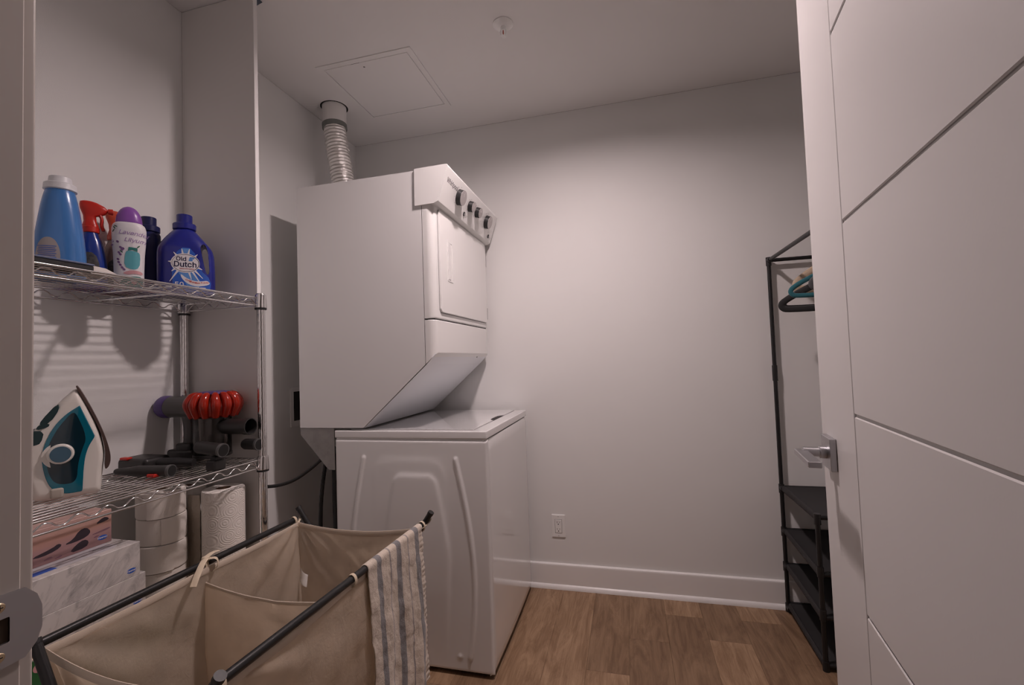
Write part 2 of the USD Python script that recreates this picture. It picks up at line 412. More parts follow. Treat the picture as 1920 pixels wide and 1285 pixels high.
# ================================================================== THE SETTING
fl = Thing('floor', 'brown oak-look plank floor', None, kind='structure')
fl.part('subfloor', rbox(0, XR, -6.0, 0, -.05, -.006, .001), grey_gap)
rng = np.random.default_rng(4)
pitch = .1585
edges = [1.3055 + pitch * k for k in range(-9, 12)]
known = {0: [-.588], 1: [-.363], 2: [-.156], 3: [-.312]}
for k in range(-9, 11):
    a, b = max(0.0, 1.3055 + pitch * k), min(XR, 1.3055 + pitch * (k + 1))
    if b - a < .02: continue
    first = known.get(k, [-.1 - 1.1 * rng.random()])[0]
    cuts = [0.0] + [first - 1.22 * q for q in range(0, 6) if first - 1.22 * q > -5.95] + [-6.0]
    for q in range(len(cuts) - 1):
        w = {(0, 0): 2, (0, 1): 1, (1, 0): 2, (1, 1): 4, (2, 0): 1, (2, 1): 4, (3, 0): 4, (3, 1): 1, (-1, 0): 1, (-1, 1): 1, (-2, 0): 1, (-2, 1): 1, (-3, 0): 1, (4, 0): 1, (4, 1): 4}.get((k, q), int(rng.integers(0, 5)))
        fl.part('plank', rbox(a + .00025, b - .00025, cuts[q + 1] + .00025, cuts[q] - .00025, -.006, 0.0, .0005), woods[w], smooth=False)

def holed(poly, z0, z1):
    return shift(extr(poly, z1 - z0), z=z0)
lamp_c = Point(*LAMP)
ceil_poly = sbox(0, -6.0, XR, 0).difference(lamp_c.buffer(.076, 32)).difference(Point(.136, -.392).buffer(.066, 24)).difference(Point(1.55, -2.85).buffer(.076, 24))
def struct(name, mm, mat, label=None, smooth=35):
    q = usdkit.mesh(stage, numbered('/World', name), mm, mat, smooth=smooth).GetPrim(); tag(q, label, None, None, 'structure'); return q
struct('ceiling', cat(holed(ceil_poly, H, H + .06), rbox(-.1, XR + .1, -6.1, .1, H + .06, H + .1, .001)), ceil_m, 'plain white ceiling', smooth=False)
struct('wall_left', rbox(-.1, 0, -6.1, .1, -.05, H, .001), wall_m, 'white left wall behind the wire shelves', smooth=False)
struct('wall_back', rbox(0, XR, 0, .1, -.05, H, .001), wall_m, 'white far wall with the outlet', smooth=False)
struct('wall_right', rbox(XR, XR + .1, -6.1, .1, -.05, H, .001), wall_m, 'white right wall beyond the garment rack', smooth=False)
JL, JR = .983, 1.846
struct('wall_front', cat(rbox(0, JL - .018, YN - .115, YN, 0, H, .001), rbox(JR + .018, XR, YN - .115, YN, 0, H, .001), rbox(JL - .018, JR + .018, YN - .115, YN, 2.08, H, .001)), wall_m, 'white near wall pierced by the doorway', smooth=False)
struct('wall_hall', rbox(0, XR, -6.1, -6.0, 0, H, .001), wall_m, 'white hallway wall behind the viewer', smooth=False)

def base_profile():
    return Polygon([(0, 0), (.026, 0), (.0255, .006), (.022, .0155), (.0155, .021), (.0135, .022), (.0135, .112), (.011, .1195), (.006, .1225), (0, .1235)])
bp = base_profile()
struct('baseboard_back', prism(bp, (.002, -.0, .0), (0, -1, 0), (0, 0, 1), (1, 0, 0), XR - .004), trim_m, 'white baseboard with shoe moulding along the far wall')
struct('baseboard_left', prism(bp, (0, -.03, 0), (1, 0, 0), (0, 0, 1), (0, -1, 0), 1.03), trim_m, 'white baseboard along the left wall behind the washer')
struct('baseboard_right', prism(bp, (XR, -.03, 0), (-1, 0, 0), (0, 0, 1), (0, -1, 0), 2.0), trim_m, 'white baseboard along the right wall')

# door frame: jambs, head, stops and casings
tr = Thing('trim_1', 'white painted door frame with strike plate at the left edge', None, (JL, YN, 0), kind='structure')
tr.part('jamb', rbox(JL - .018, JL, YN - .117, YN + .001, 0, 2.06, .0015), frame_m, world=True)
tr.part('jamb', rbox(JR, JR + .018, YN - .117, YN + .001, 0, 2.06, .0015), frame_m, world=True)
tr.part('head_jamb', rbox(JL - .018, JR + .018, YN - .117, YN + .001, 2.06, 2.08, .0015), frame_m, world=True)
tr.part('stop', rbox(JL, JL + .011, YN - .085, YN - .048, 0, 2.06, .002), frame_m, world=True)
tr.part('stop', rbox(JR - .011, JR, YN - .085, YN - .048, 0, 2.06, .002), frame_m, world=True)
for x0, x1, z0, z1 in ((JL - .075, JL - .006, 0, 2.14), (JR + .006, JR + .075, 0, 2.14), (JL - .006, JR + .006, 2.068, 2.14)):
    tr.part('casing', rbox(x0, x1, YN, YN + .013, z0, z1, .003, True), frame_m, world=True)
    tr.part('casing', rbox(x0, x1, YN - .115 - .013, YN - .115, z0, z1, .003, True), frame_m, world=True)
plate = Polygon([(-.0, -.03), (.0, .03), (.030, .0285), (.0375, .020), (.041, .009), (.041, -.009), (.0375, -.020), (.030, -.0285)]).buffer(.0012).difference(sbox(.011, -.0105, .0195, .0105)).union(sbox(-.022, -.03, 0, .03)).difference(sbox(.007, -.010, .0200, .010))
sp = tr.part('strike_plate', prism(plate, (JL + .0001, YN - .0275, .9585), (0, 1, 0), (0, 0, 1), (1, 0, 0), .0016), satin, world=True, smooth=25, label='satin steel strike plate with two screws')
tr.part('latch_hole', rbox(JL + .0002, JL + .0006, YN - .0275 + .007, YN - .0275 + .020, .9585 - .010, .9585 + .010, .0001), M('strike_cavity', (.035, .018, .008), .8), parent=sp, world=True, smooth=False)
for dz in (.0205, -.0205):
    s = cat(lathe([(.0001, -.0008), (.0040, -.0006), (.0042, .0004), (.0034, .0011), (.0001, .0013)], 18, axis='x'))
    tr.part('screw', shift(s, JL + .0016, YN - .0145, .9585 + dz), brass, parent=sp, world=True)
    tr.part('screw_slot', cat(rbox(JL + .0026, JL + .0031, YN - .0145 - .0022, YN - .0145 + .0022, .9585 + dz - .0004, .9585 + dz + .0004, .0001), rbox(JL + .0026, JL + .0031, YN - .0145 - .0004, YN - .0145 + .0004, .9585 + dz - .0022, .9585 + dz + .0022, .0001)), black_gap, parent=sp, world=True, smooth=False)

# door leaf, open into the room: local x runs along the leaf from hinge to latch edge, local y is its thickness
DA = 90 - 7.63
dr = Thing('door_1', 'open white door with grooved panels and lever handle', None, (1.80, -2.03, 0), DA, kind='structure')
# local +y points to the left face (towards -x world)
L0, L1, Z0, Z1, T = -.012, .8335, .010, 2.045, .035
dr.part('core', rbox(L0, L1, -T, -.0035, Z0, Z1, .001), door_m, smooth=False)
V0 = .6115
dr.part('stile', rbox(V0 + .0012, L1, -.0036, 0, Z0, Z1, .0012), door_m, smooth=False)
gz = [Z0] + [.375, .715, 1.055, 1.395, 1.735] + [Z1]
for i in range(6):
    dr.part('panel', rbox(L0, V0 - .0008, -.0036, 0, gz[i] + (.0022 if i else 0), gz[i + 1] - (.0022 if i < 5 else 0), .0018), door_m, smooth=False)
hd = dr.part('rosette', rbox(.730, .7955, 0, .0115, .9285, .9935, .0012), satin, label='square satin nickel rosette', smooth=20)
dr.part('spindle', cat(lathe([(.0125, .0115), (.0125, .022), (.0095, .024), (.0095, .052)], 24, (.7625, 0, .961), 'y')), satin, parent=hd)
dr.part('set_screw', lathe([(.0001, 0), (.002, 0), (.002, .0004), (.0001, .0004)], 12, (.7525, .017, .9605), 'x'), black_gap, parent=hd)
dr.part('lever', rbox(.648, .7745, .043, .0655, .9525, .9645, .0015), satin, parent=hd, smooth=20)
dr.part('rosette', rbox(.730, .7955, -T - .0115, -T, .9285, .9935, .0012), satin, smooth=20)
dr.part('lever', cat(rbox(.648, .7745, -T - .0655, -T - .043, .9525, .9645, .0015), lathe([(.0095, -T - .05), (.0095, -T - .0115)], 20, (.7625, 0, .961), 'y')), satin, smooth=20)

# ================================================================== CEILING FITTINGS
hx0, hx1, hy0, hy1 = .252, .700, -.684, -.236
hp = Thing('access_panel', 'square white access panel set in the ceiling above the washer', 'access panel', ((hx0 + hx1) / 2, (hy0 + hy1) / 2, H))
fr = sbox(hx0, hy0, hx1, hy1).difference(sbox(hx0 + .024, hy0 + .024, hx1 - .024, hy1 - .024))
hp.part('frame', shift(extr(fr, .0035), z=H - .0035), ceil_m, world=True, smooth=False)
hp.part('hatch', rbox(hx0 + .0265, hx1 - .0265, hy0 + .0265, hy1 - .0265, H - .0035, H - .0005, .001), ceil_m, world=True, smooth=False)
hp.part('latch', rbox(.41, .45, hy0 + .0245, hy0 + .0262, H - .0038, H - .001, .0003), print_grey, world=True)

hp.part('latch_screw', lathe([(.004, -.0008), (.0045, 0)], 14, (.455, -.628, H - .0035)), print_grey, world=True)
spk = Thing('fire_sprinkler', 'white pendant fire sprinkler head on the ceiling', 'sprinkler', (1.097, -.690, H))
spk.part('escutcheon', lathe([(.016, -.012), (.024, -.0115), (.030, -.008), (.039, -.003), (.0395, 0)], 36), plastic_w)
bd = spk.part('body', lathe([(.0001, -.024), (.008, -.024), (.010, -.020), (.010, -.012), (.013, -.0115)], 24), plastic_w)
for sx in (-1, 1):
    spk.part('frame_arm', tube([(sx * .0085, 0, -.022), (sx * .0115, 0, -.032), (sx * .0085, 0, -.043), (0, 0, -.048)], .0022, 8), plastic_w, parent=bd)
spk.part('glass_bulb', lathe([(.0001, -.046), (.0018, -.045), (.0026, -.036), (.0018, -.025), (.0001, -.024)], 12), bulb_red, parent=bd)
dfp = unary_union([Point(0, 0).buffer(.007)] + [affinity.rotate(sbox(.004, -.0016, .0125, .0016), k * 30, origin=(0, 0)) for k in range(12)])
spk.part('deflector', shift(extr(dfp, .0012), z=-.0495), plastic_w, smooth=False)

def downlight(name, label, x, y, mat):
    t = Thing(name, label, 'ceiling light', (x, y, H))
    ring = [(.064, 0.023), (.072, .0), (.0725, -.002), (.088, -.0035), (.092, 0), (.0755, .0005), (.0755, .045), (.060, .045)]
    ang = np.arange(48) * 2 * np.pi / 48
    rings = [np.stack([r * np.cos(ang), r * np.sin(ang), np.full(48, z)], 1) for r, z in ring]
    t.part('reflector', loft(rings, closed=True), plastic_w)
    t.part('lens', lathe([(.0001, .021), (.0635, .021), (.0635, .025), (.0001, .025)], 48), mat)
downlight('recessed_light', 'round recessed downlight in the laundry room ceiling', *LAMP, lamp_m)
downlight('hall_fill_light', 'added unseen fill light set in the hallway ceiling', 1.55, -2.85, hall_fill_m)  # added fill behind the camera so the closed hall is not black

# ================================================================== DIVIDER PANEL
dp = Thing('divider_panel', 'tall off-white board standing between wire shelves and washer', 'panel', (.156, -1.0745, 0))
dp.part('board', rbox(.001, .3115, -1.0825, -1.0665, 0.0, H - .002, .0006), mela_m, world=True, smooth=False)
dp.part('edge_band', rbox(.3115, .3132, -1.0825, -1.0665, 0.0, H - .002, .0004), trim_m, world=True, smooth=False)
dp.part('corner_bracket', prism(Polygon([(0, 0), (.028, 0), (.004, -.03), (0, -.03)]), (.295, -1.0665, H - .002), (0, 1, 0), (0, 0, 1), (1, 0, 0), .016), blue_grey, world=True, smooth=False)

# ================================================================== WASHER AND DRYER
Y0, Y1 = -.7126, -.0307
wd = Thing('washer_dryer', 'white stacked washer and dryer unit in the corner', 'washer dryer', (.62, -.37, 0))
XW0, XW1, ZL, ZLB = .3322, .985, .9104, .8749
# washer cabinet: embossed side (towards the camera), glossy bowed front, plain rest
def emboss(x, z):
    h = np.zeros_like(x)
    def seg_d(px, pz):
        d = np.full(x.shape, 9.0); t = np.zeros_like(x)
        for i in range(len(px) - 1):
            ax, az, bx, bz = px[i], pz[i], px[i + 1], pz[i + 1]
            L = (bx - ax) ** 2 + (bz - az) ** 2
            q = np.clip(((x - ax) * (bx - ax) + (z - az) * (bz - az)) / L, 0, 1)
            d = np.minimum(d, np.hypot(x - ax - q * (bx - ax), z - az - q * (bz - az)))
        return d
    zz = np.linspace(.800, .07, 24)
    # right rib bows outwards and returns; left rib mirrors it
    xr = .857 + .062 * np.sin(np.clip((.80 - zz) / .73, 0, 1) * math.pi * .80) ** 1.0
    xl = 2 * .6605 - xr
    for px in (xr, xl):
        d = seg_d(px, zz)
        h += .0048 * np.exp(-(d / .0085) ** 4)
    # raised inner tombstone
    zc = np.linspace(.735, .08, 20)
    half = .085 + .055 * np.clip((.735 - zc) / .3, 0, 1) ** .8 - .022 * np.clip((.45 - zc) / .35, 0, 1)
    hw = np.interp(z, zc[::-1], half[::-1])
    r = .03
    dx = np.abs(x - .6865) - hw; dz = z - .740
    top = np.where((dx > -r) & (dz > -r), np.hypot(np.maximum(dx + r, 0), np.maximum(dz + r, 0)) - r, np.maximum(dx, dz))
    s = 1 / (1 + np.exp(np.clip(top / .0042, -30, 30)))
    h += .0050 * s * np.clip((z - .05) / .25, 0, 1)
    # soft shoulder band between ribs, curved over the top
    cx, half2 = .66, .155
    d2 = np.maximum(np.abs(x - cx) - half2, z - .80)
    rr = .07
    ax_, az_ = np.abs(x - cx) - half2, z - .800
    d2 = np.where((ax_ > -rr) & (az_ > -rr), np.hypot(np.maximum(ax_ + rr, 0), np.maximum(az_ + rr, 0)) - rr, np.maximum(ax_, az_))
    h += .0022 / (1 + np.exp(np.clip(d2 / .006, -30, 30))) * np.clip((z - .25) / .5, 0, 1)
    # little dimple near the lower front corner
    h += .003 * np.exp(-(((x - .853) / .010) ** 2 + ((z - .070) / .007) ** 2))
    return h
nx, nz = 190, 170
gx, gz_ = np.linspace(XW0, XW1, nx), np.linspace(.014, ZLB, nz)
X, Z = np.meshgrid(gx, gz_, indexing='ij')
edge = np.minimum(np.minimum(X - XW0, XW1 - X), np.minimum(Z - .014, ZLB - Z))
fade = np.clip(edge / .03, 0, 1)
rnd = .010 * (1 - np.sqrt(np.clip(1 - (1 - np.clip(edge / .010, 0, 1)) ** 2, 0, 1)))
Hh = emboss(X, Z) * fade
side = np.stack([X, Y0 + rnd - Hh, Z], -1)
wd.part('washer_side', trimesh.Trimesh(*(lambda g: (g.vertices, g.faces))(grid_mesh(side))), enamel_side, world=True, smooth=True, label='embossed white side panel of the washer')
ny, nz2 = 60, 40
gy, gz2 = np.linspace(Y0 + .0002, Y1, ny), np.linspace(.014, ZLB, nz2)
YY, ZZ = np.meshgrid(gy, gz2, indexing='ij')
e2 = np.minimum(YY - Y0, Y1 - YY)
e3 = np.minimum(ZZ - .014, ZLB - ZZ)
XX = XW1 - .012 * (1 - np.clip(e2 / .028, 0, 1)) ** 2.2 - .006 * (1 - np.clip(e3 / .010, 0, 1)) ** 2 + .0035 * np.sin(np.clip((YY - Y0) / (Y1 - Y0), 0, 1) * math.pi)
front = np.stack([XX, YY, ZZ], -1)
wd.part('washer_front', grid_mesh(front), enamel, world=True, smooth=True, label='glossy white front panel of the washer')
wd.part('washer_cabinet', cat(rbox(XW0 + .001, XW1 - .016, Y0 + .0115, Y1, .03, ZLB - .001, .001)), enamel_side, world=True, smooth=False)
wd.part('washer_base', rbox(XW0 + .02, XW1 - .03, Y0 + .03, Y1, .008, .03, .002), black_gap, world=True, smooth=False)
for fx in (XW0 + .06, XW1 - .07):
    for fy in (Y0 + .06, Y1 - .06):
        wd.part('foot', lathe([(.018, 0), (.02, .004), (.02, .01), (.008, .012), (.008, .03)], 16, (fx, fy, 0)), black_plastic, world=True)
# washer top and lid
top_poly = Polygon([(XW0, Y0 - .001), (XW1 - .002, Y0 - .001), (XW1 - .002, Y1 + .001), (XW0, Y1 + .001)]).buffer(-.006).buffer(.006)
wd.part('washer_top', cat(shift(rbox(XW0, XW1 - .001, Y0 - .001, Y1 + .001, ZLB + .003, ZL - .0015, .005, True)), rbox(XW0 + .006, XW1 - .010, Y0 + .006, Y1 - .006, ZLB - .004, ZLB + .004, .0005)), enamel, world=True)
lidp = sbox(.40, Y0 + .026, .920, Y1 - .020).buffer(.006)
notch = Polygon(chaikin([(.932, -.445), (.932, -.250), (.910, -.270), (.904, -.315), (.904, -.375), (.910, -.425)], 2))
lid = lidp.difference(notch)
wd.part('washer_lid', shift(extr(lid, .0032), z=ZL - .0012), enamel, world=True, smooth=25)
wd.part('lid_gap', shift(extr(lidp.buffer(.0022).difference(lidp), .0004), z=ZL - .0014), print_grey, world=True, smooth=False)
wd.part('lid_pull', shift(extr(notch.intersection(sbox(0, -2, .928, 1)), .0006), z=ZL - .0013), grey_gap, world=True, smooth=False)
# dryer cabinet: side profile in x,z extruded across
XD0, XD1, ZDT, ZDB, XS0, ZS1 = .1683, .7436, 1.9355, .9191, .4653, 1.1654
prof = Polygon([(XD0, ZDB), (XS0, ZDB), (XD1, ZS1), (XD1, ZDT), (XD0, ZDT)])
wd.part('dryer_cabinet', prism(prof.buffer(-.002).buffer(.002), (0, Y0, 0), (1, 0, 0), (0, 0, 1), (0, 1, 0), Y1 - Y0), enamel_side, world=True, smooth=20, label='white dryer cabinet with sloped underside')
wd.part('cabinet_seam', rbox(XD1 - .0005, XD1 + .0035, Y0 + .0025, Y1 - .002, ZS1 + .006, 1.80, .0002), print_grey, world=True, smooth=False)
XF = .792
fp = Polygon([(XD1 + .003, ZS1 + .0045), (XF, ZS1 + .047), (XF, 1.338), (XD1 + .003, 1.338)])
def panel_x(z0, z1, r, name, label=None, slope=False):
    # moulded fascia with a generously rounded near edge
    n = 14
    yy = np.concatenate([Y0 + r * (1 - np.cos(np.linspace(0, math.pi / 2, n))), np.linspace(Y0 + r + .02, Y1 - r - .02, 6), Y1 - r * (1 - np.cos(np.linspace(math.pi / 2, 0, n)))])
    d = np.minimum(yy - Y0, Y1 - yy)
    xf = XF - r * 1.15 + r * 1.15 * np.sqrt(np.clip(1 - (1 - np.clip(d / r, 0, 1)) ** 2, 0, 1))
    xf = np.maximum(xf, XD1 + .006)
    rings = []
    for y, xx in zip(yy, xf):
        lo = lambda x: (ZS1 + (x - XD1) * .87) if slope else z0
        b = .004
        rings.append([(XD1 + .003, y, lo(XD1 + .003)), (xx - b, y, lo(xx - b)), (xx - b * .3, y, lo(xx) + b * .3), (xx, y, lo(xx) + b), (xx, y, z1 - b), (xx - b * .3, y, z1 - b * .3), (xx - b, y, z1), (XD1 + .003, y, z1)])
    return loft(rings)
wd.part('dryer_front', panel_x(1.3455, 1.80, .026, ''), plastic_w, world=True, smooth=30, label='moulded front frame of the dryer')
wd.part('dryer_lower_panel', panel_x(0, 1.3395, .026, '', slope=True), plastic_w, world=True, smooth=30)
wd.part('panel_seam', rbox(XD1 + .004, XF - .008, Y0 + .014, Y1 - .01, 1.336, 1.350, .0005), mid_grey, world=True, smooth=False)
under = prism(Polygon([(XS0 + .003, ZDB + .0005), (XD1 + .003, ZS1 - .001), (XF - .006, ZS1 + .040), (XF - .006, ZS1 + .0385), (XD1 + .003, ZS1 - .0025), (XS0 + .003, ZDB - .001)]), (0, Y0 + .0015, 0), (1, 0, 0), (0, 0, 1), (0, 1, 0), Y1 - Y0 - .003)
wd.part('underside_panel', under, M('bluish_plastic', (.80, .82, .86), .3), world=True, smooth=False)
wd.part('screw', lathe([(.0001, -.003), (.004, -.003), (.004, .002)], 12, (XF - .018, -.18, ZS1 + .028)), mid_grey, world=True)
# door on the dryer front
dy0, dy1, dz0, dz1 = -.668, -.055, 1.372, 1.786
dpoly = sbox(dy0, dz0, dy1, dz1).buffer(-.016).buffer(.016)
door_slab = cat(prism(dpoly.buffer(-.002), (XF + .0055, 0, 0), (0, 1, 0), (0, 0, 1), (1, 0, 0), .0015), prism(dpoly, (XF - .001, 0, 0), (0, 1, 0), (0, 0, 1), (1, 0, 0), .0065))
ddp = wd.part('dryer_door', door_slab, plastic_w, world=True, smooth=25, label='white dryer door with recessed pull')
wd.part('door_gap', prism(dpoly.buffer(.003).difference(dpoly), (XF - .001, 0, 0), (0, 1, 0), (0, 0, 1), (1, 0, 0), .0014), print_grey, parent=ddp, world=True, smooth=False)
pl = sbox(-.592, 1.508, -.528, 1.682).buffer(-.006).buffer(.006)
wd.part('pull_frame', prism(pl.difference(sbox(-.585, 1.517, -.535, 1.673)), (XF + .0065, 0, 0), (0, 1, 0), (0, 0, 1), (1, 0, 0), .002), plastic_w, parent=ddp, world=True, smooth=25)
wd.part('pull_lip', prism(sbox(-.585, 1.517, -.562, 1.673), (XF + .0068, 0, 0), (0, 1, 0), (0, 0, 1), (1, 0, 0), .004), enamel, parent=ddp, world=True, smooth=25)
for hz in (1.70, 1.42):
    wd.part('hinge', rbox(XF + .002, XF + .009, dy1 - .001, dy1 + .007, hz - .03, hz + .03, .001), print_faint, parent=ddp, world=True)
# control console
cy0, cy1 = Y0 - .006, Y1 + .004
cprof = Polygon([(.7185, 1.7925), (.800, 1.7945), (.8185, 1.8015), (.8625, 1.9340), (.860, 1.9425), (.7205, 1.9405)])
con = wd.part('control_console', prism(cprof.buffer(-.003).buffer(.003), (0, cy0, 0), (1, 0, 0), (0, 0, 1), (0, 1, 0), cy1 - cy0), plastic_w, world=True, smooth=28, label='white sloped control console with dials')
CO = np.array([.8185, 0, 1.8015]); CV = np.array([.8625 - .8185, 0, 1.9340 - 1.8015]); CV /= np.linalg.norm(CV)
CW = np.array([CV[2], 0, -CV[0]]); CU = np.array([0, 1.0, 0])
def on_con(mm, y, s, d=0):
    return place(mm, CO + CU * y + CV * s + CW * d, CU, CV, CW)
for y, s, r in ((-.545, .074, .0330), (-.412, .078, .0240), (-.318, .080, .0240), (-.166, .078, .0325)):
    k = wd.part('knob', on_con(lathe([(r * 1.02, 0), (r * 1.0, .004), (r * .965, .020), (r * .93, .0215)], 40), y, s), black_plastic, parent=con, world=True, label='black dial with grey face')
    wd.part('knob_face', on_con(lathe([(r * .95, .0205), (r * .95, .0222), (r * .88, .0225), (.0001, .0225)], 40), y, s), knob_cap, parent=con, world=True)
    wd.part('knob_pointer', on_con(rbox(-.0008, .0008, r * .15, r * .8, .0224, .0230, .0002), y, s), white_lab, parent=con, world=True, smooth=False)
for y, s in ((-.452, .030), (-.085, .024)):
    wd.part('button', on_con(lathe([(.0095, 0), (.0095, .0025), (.0085, .003), (.0001, .003)], 24), y, s), dark_grey, parent=con, world=True)
    wd.part('button_mark', on_con(rbox(-.001, .001, -.004, .004, .0028, .0034, .0001), y, s), white_lab, parent=con, world=True, smooth=False)
wd.part('brand_lettering', on_con(text('Whirlpool', .0185, -.632, .088, bold=True, d=.0006), 0, 0), print_grey, parent=con, world=True, smooth=False)
ticks = []
for y, s, r in ((-.545, .074, .033), (-.412, .078, .024), (-.318, .080, .024), (-.166, .078, .0325)):
    for a in range(-140, 141, 35):
        c, q = math.sin(math.radians(a)), math.cos(math.radians(a))
        ticks.append(rbox(y + c * r * 1.28 - .005, y + c * r * 1.28 + .005, s + q * r * 1.28 - .0009, s + q * r * 1.28 + .0009, 0, .0004, .0001))
for y, s in ((-.452, .030), (-.085, .024)):
    ticks.append(rbox(y + .016, y + .045, s - .001, s + .001, 0, .0004, .0001)); ticks.append(rbox(y + .016, y + .036, s - .007, s - .005, 0, .0004, .0001))
wd.part('dial_marks', on_con(cat(*ticks), 0, 0), print_faint, parent=con, world=True, smooth=False)
# rear bracket below the dryer
for yb in (Y0 + .002, Y1 - .005):
    wd.part('rear_bracket', prism(Polygon([(.1683, .9165), (.3295, .9165), (.3295, .748), (.300, .748), (.1683, .890)]), (0, yb, 0), (1, 0, 0), (0, 0, 1), (0, 1, 0), .002), steel_g, world=True, smooth=False, label='galvanised bracket behind the washer')

# vent duct
dv = Thing('vent_duct', 'silver foil vent duct rising from dryer to ceiling', 'duct', (.136, -.392, 1.94))
dpath = [(.136, -.392, H + .03), (.137, -.392, 2.36), (.143, -.391, 2.30), (.158, -.389, 2.20), (.172, -.387, 2.10), (.185, -.384, 2.00), (.192, -.382, 1.9425)]
from scipy.interpolate import CubicSpline
dd_ = np.array(dpath); tt = np.concatenate([[0], np.cumsum(np.linalg.norm(np.diff(dd_, axis=0), axis=1))])
cs = CubicSpline(tt, dd_)
dv.part('collar', rod((.136, -.392, 2.375), (.136, -.392, H + .03), .0575, 32), pvc, world=True)
dv.part('ceiling_gap', lathe([(.0585, .0), (.066, .0), (.066, .004), (.0585, .004)], 32, (.136, -.392, H + .001)), black_gap, world=True, smooth=False)
dv.part('tape', tube([cs(t) for t in np.linspace(.118, .140, 5)], .0592, 32), tape, world=True)
ts = np.linspace(.130, tt[-1], 260)
n_r = .0525 + .0022 * np.sin(ts / .0165 * 2 * np.pi) + .0006 * rng.standard_normal(len(ts))
ft = tube([cs(t) for t in ts], n_r, 44)
fv = np.asarray(ft.vertices); nn = meshkit.fbm(fv * 55, 3, 2)[:, None] - .5
dv.part('foil_hose', trimesh.Trimesh(fv + ft.vertex_normals * nn * .0075, ft.faces, process=False), foil, world=True, smooth=True, label='crinkled foil hose')

# outlet box, cord and hoses behind the washer
ob = Thing('washer_supply_box', 'recessed white supply box on the left wall behind the washer', 'wall box', (0, -.47, .99))
ob.part('flange', prism(sbox(-.573, .899, -.36, 1.078).difference(sbox(-.555, .925, -.378, 1.060)), (0, 0, 0), (0, 1, 0), (0, 0, 1), (1, 0, 0), .006), trim_m, world=True, smooth=False)
ob.part('recess', rbox(.0003, .0015, -.556, -.377, .924, 1.061, .0001), grey_gap, world=True, smooth=False)
pc = chaikin([(.062, -.80, .696), (.10, -.775, .692), (.16, -.745, .707), (.225, -.72, .753), (.262, -.70, .79), (.30, -.66, .83)], 3, closed=False)
single('power_cord', tube(pc, .0068, 10), black_plastic, 'thick black power cord curving from the bracket behind the washer', 'cord')
dh = chaikin([(.272, -.62, .82), (.272, -.62, .60), (.276, -.62, .30), (.272, -.61, .012)], 2, closed=False)
single('drain_pipe', tube(dh, .019, 14), black_plastic, 'straight black drain hose standing behind the washer', 'hose')
wh = chaikin([(.252, -.655, .80), (.228, -.66, .66), (.216, -.66, .52), (.222, -.66, .36), (.245, -.665, .20), (.262, -.67, .02)], 3, closed=False)
single('water_hose', tube(wh, .0085, 10), black_plastic, 'thin black water hose bowing left of the drain hose', 'hose')
wh2 = chaikin([(.298, -.64, .78), (.311, -.655, .62), (.3205, -.655, .40), (.318, -.64, .20), (.314, -.6, .02)], 3, closed=False)
single('water_hose', tube(wh2, .0075, 10), black_plastic, 'thin black water hose close against the washer back', 'hose')

# wall outlet
wo = Thing('wall_outlet', 'white rectangular power outlet on the far wall', 'outlet', (1.1277, 0, .3114))
wo.part('cover_plate', prism(sbox(-.035, -.057, .035, .057).buffer(-.003).buffer(.003), (0, 0, 0), (1, 0, 0), (0, 0, 1), (0, -1, 0), .0035), plastic_w, smooth=20)
wo.part('cover_plate', rbox(-.0335, .0335, -.0058, -.003, -.0555, .0555, .0022, True), plastic_w)
rc = wo.part('receptacle', rbox(-.0165, .0165, -.0078, -.005, -.0335, .0335, .0008), plastic_w, smooth=20)
wo.part('receptacle_gap', prism(sbox(-.0178, -.0348, .0178, .0348).difference(sbox(-.0165, -.0335, .0165, .0335)), (0, -.0058, 0), (1, 0, 0), (0, 0, 1), (0, -1, 0), .0004), mid_grey, parent=rc, smooth=False)
for dz in (.0155, -.0185):
    wo.part('slot', cat(rbox(-.0073, -.0055, -.0082, -.0077, dz + .000, dz + .009, .0001), rbox(.0055, .0070, -.0082, -.0077, dz + .001, dz + .008, .0001), lathe([(.0001, 0), (.0026, 0), (.0026, .0005), (.0001, .0005)], 12, (0, -.0082, dz - .0055), 'y')), black_gap, parent=rc, smooth=False)
for dz in (.048, -.048):
    wo.part('screw', lathe([(.0001, 0), (.003, 0), (.0032, .001)], 12, (0, -.0068, dz), 'y'), screw_m)

# ================================================================== WIRE SHELVING
SX0, SX1, SY0, SY1 = .030, .345, -1.105, -2.000
ws = Thing('wire_shelving_unit', 'chrome wire shelving unit along the left wall', 'shelving', (.19, -1.55, 0))
SH = {'upper': 1.404, 'middle': .880, 'lower': .525, 'bottom': .120}
for px in (SX0, SX1 + .003):
    for py in (SY0, SY1):
        prof = [(.0127, 0)]
        for z in np.arange(.03, 1.40, .0254):
            prof += [(.0127, z - .0016), (.0119, z), (.0127, z + .0016)]
        prof += [(.0127, 1.417), (.0110, 1.4185)]
        ps = ws.part('post', lathe(prof, 20, (px, py, 0)), chrome, world=True, smooth=60)
        for z in SH.values():
            ws.part('collar', lathe([(.0178, z - .033), (.0183, z - .030), (.0165, z + .008), (.0155, z + .010)], 24, (px, py, 0)), chrome, parent=ps, world=True)
            ws.part('clip_ring', lathe([(.0135, z - .040), (.0178, z - .039), (.0178, z - .033), (.0135, z - .033)], 24, (px, py, 0)), black_plastic, parent=ps, world=True)
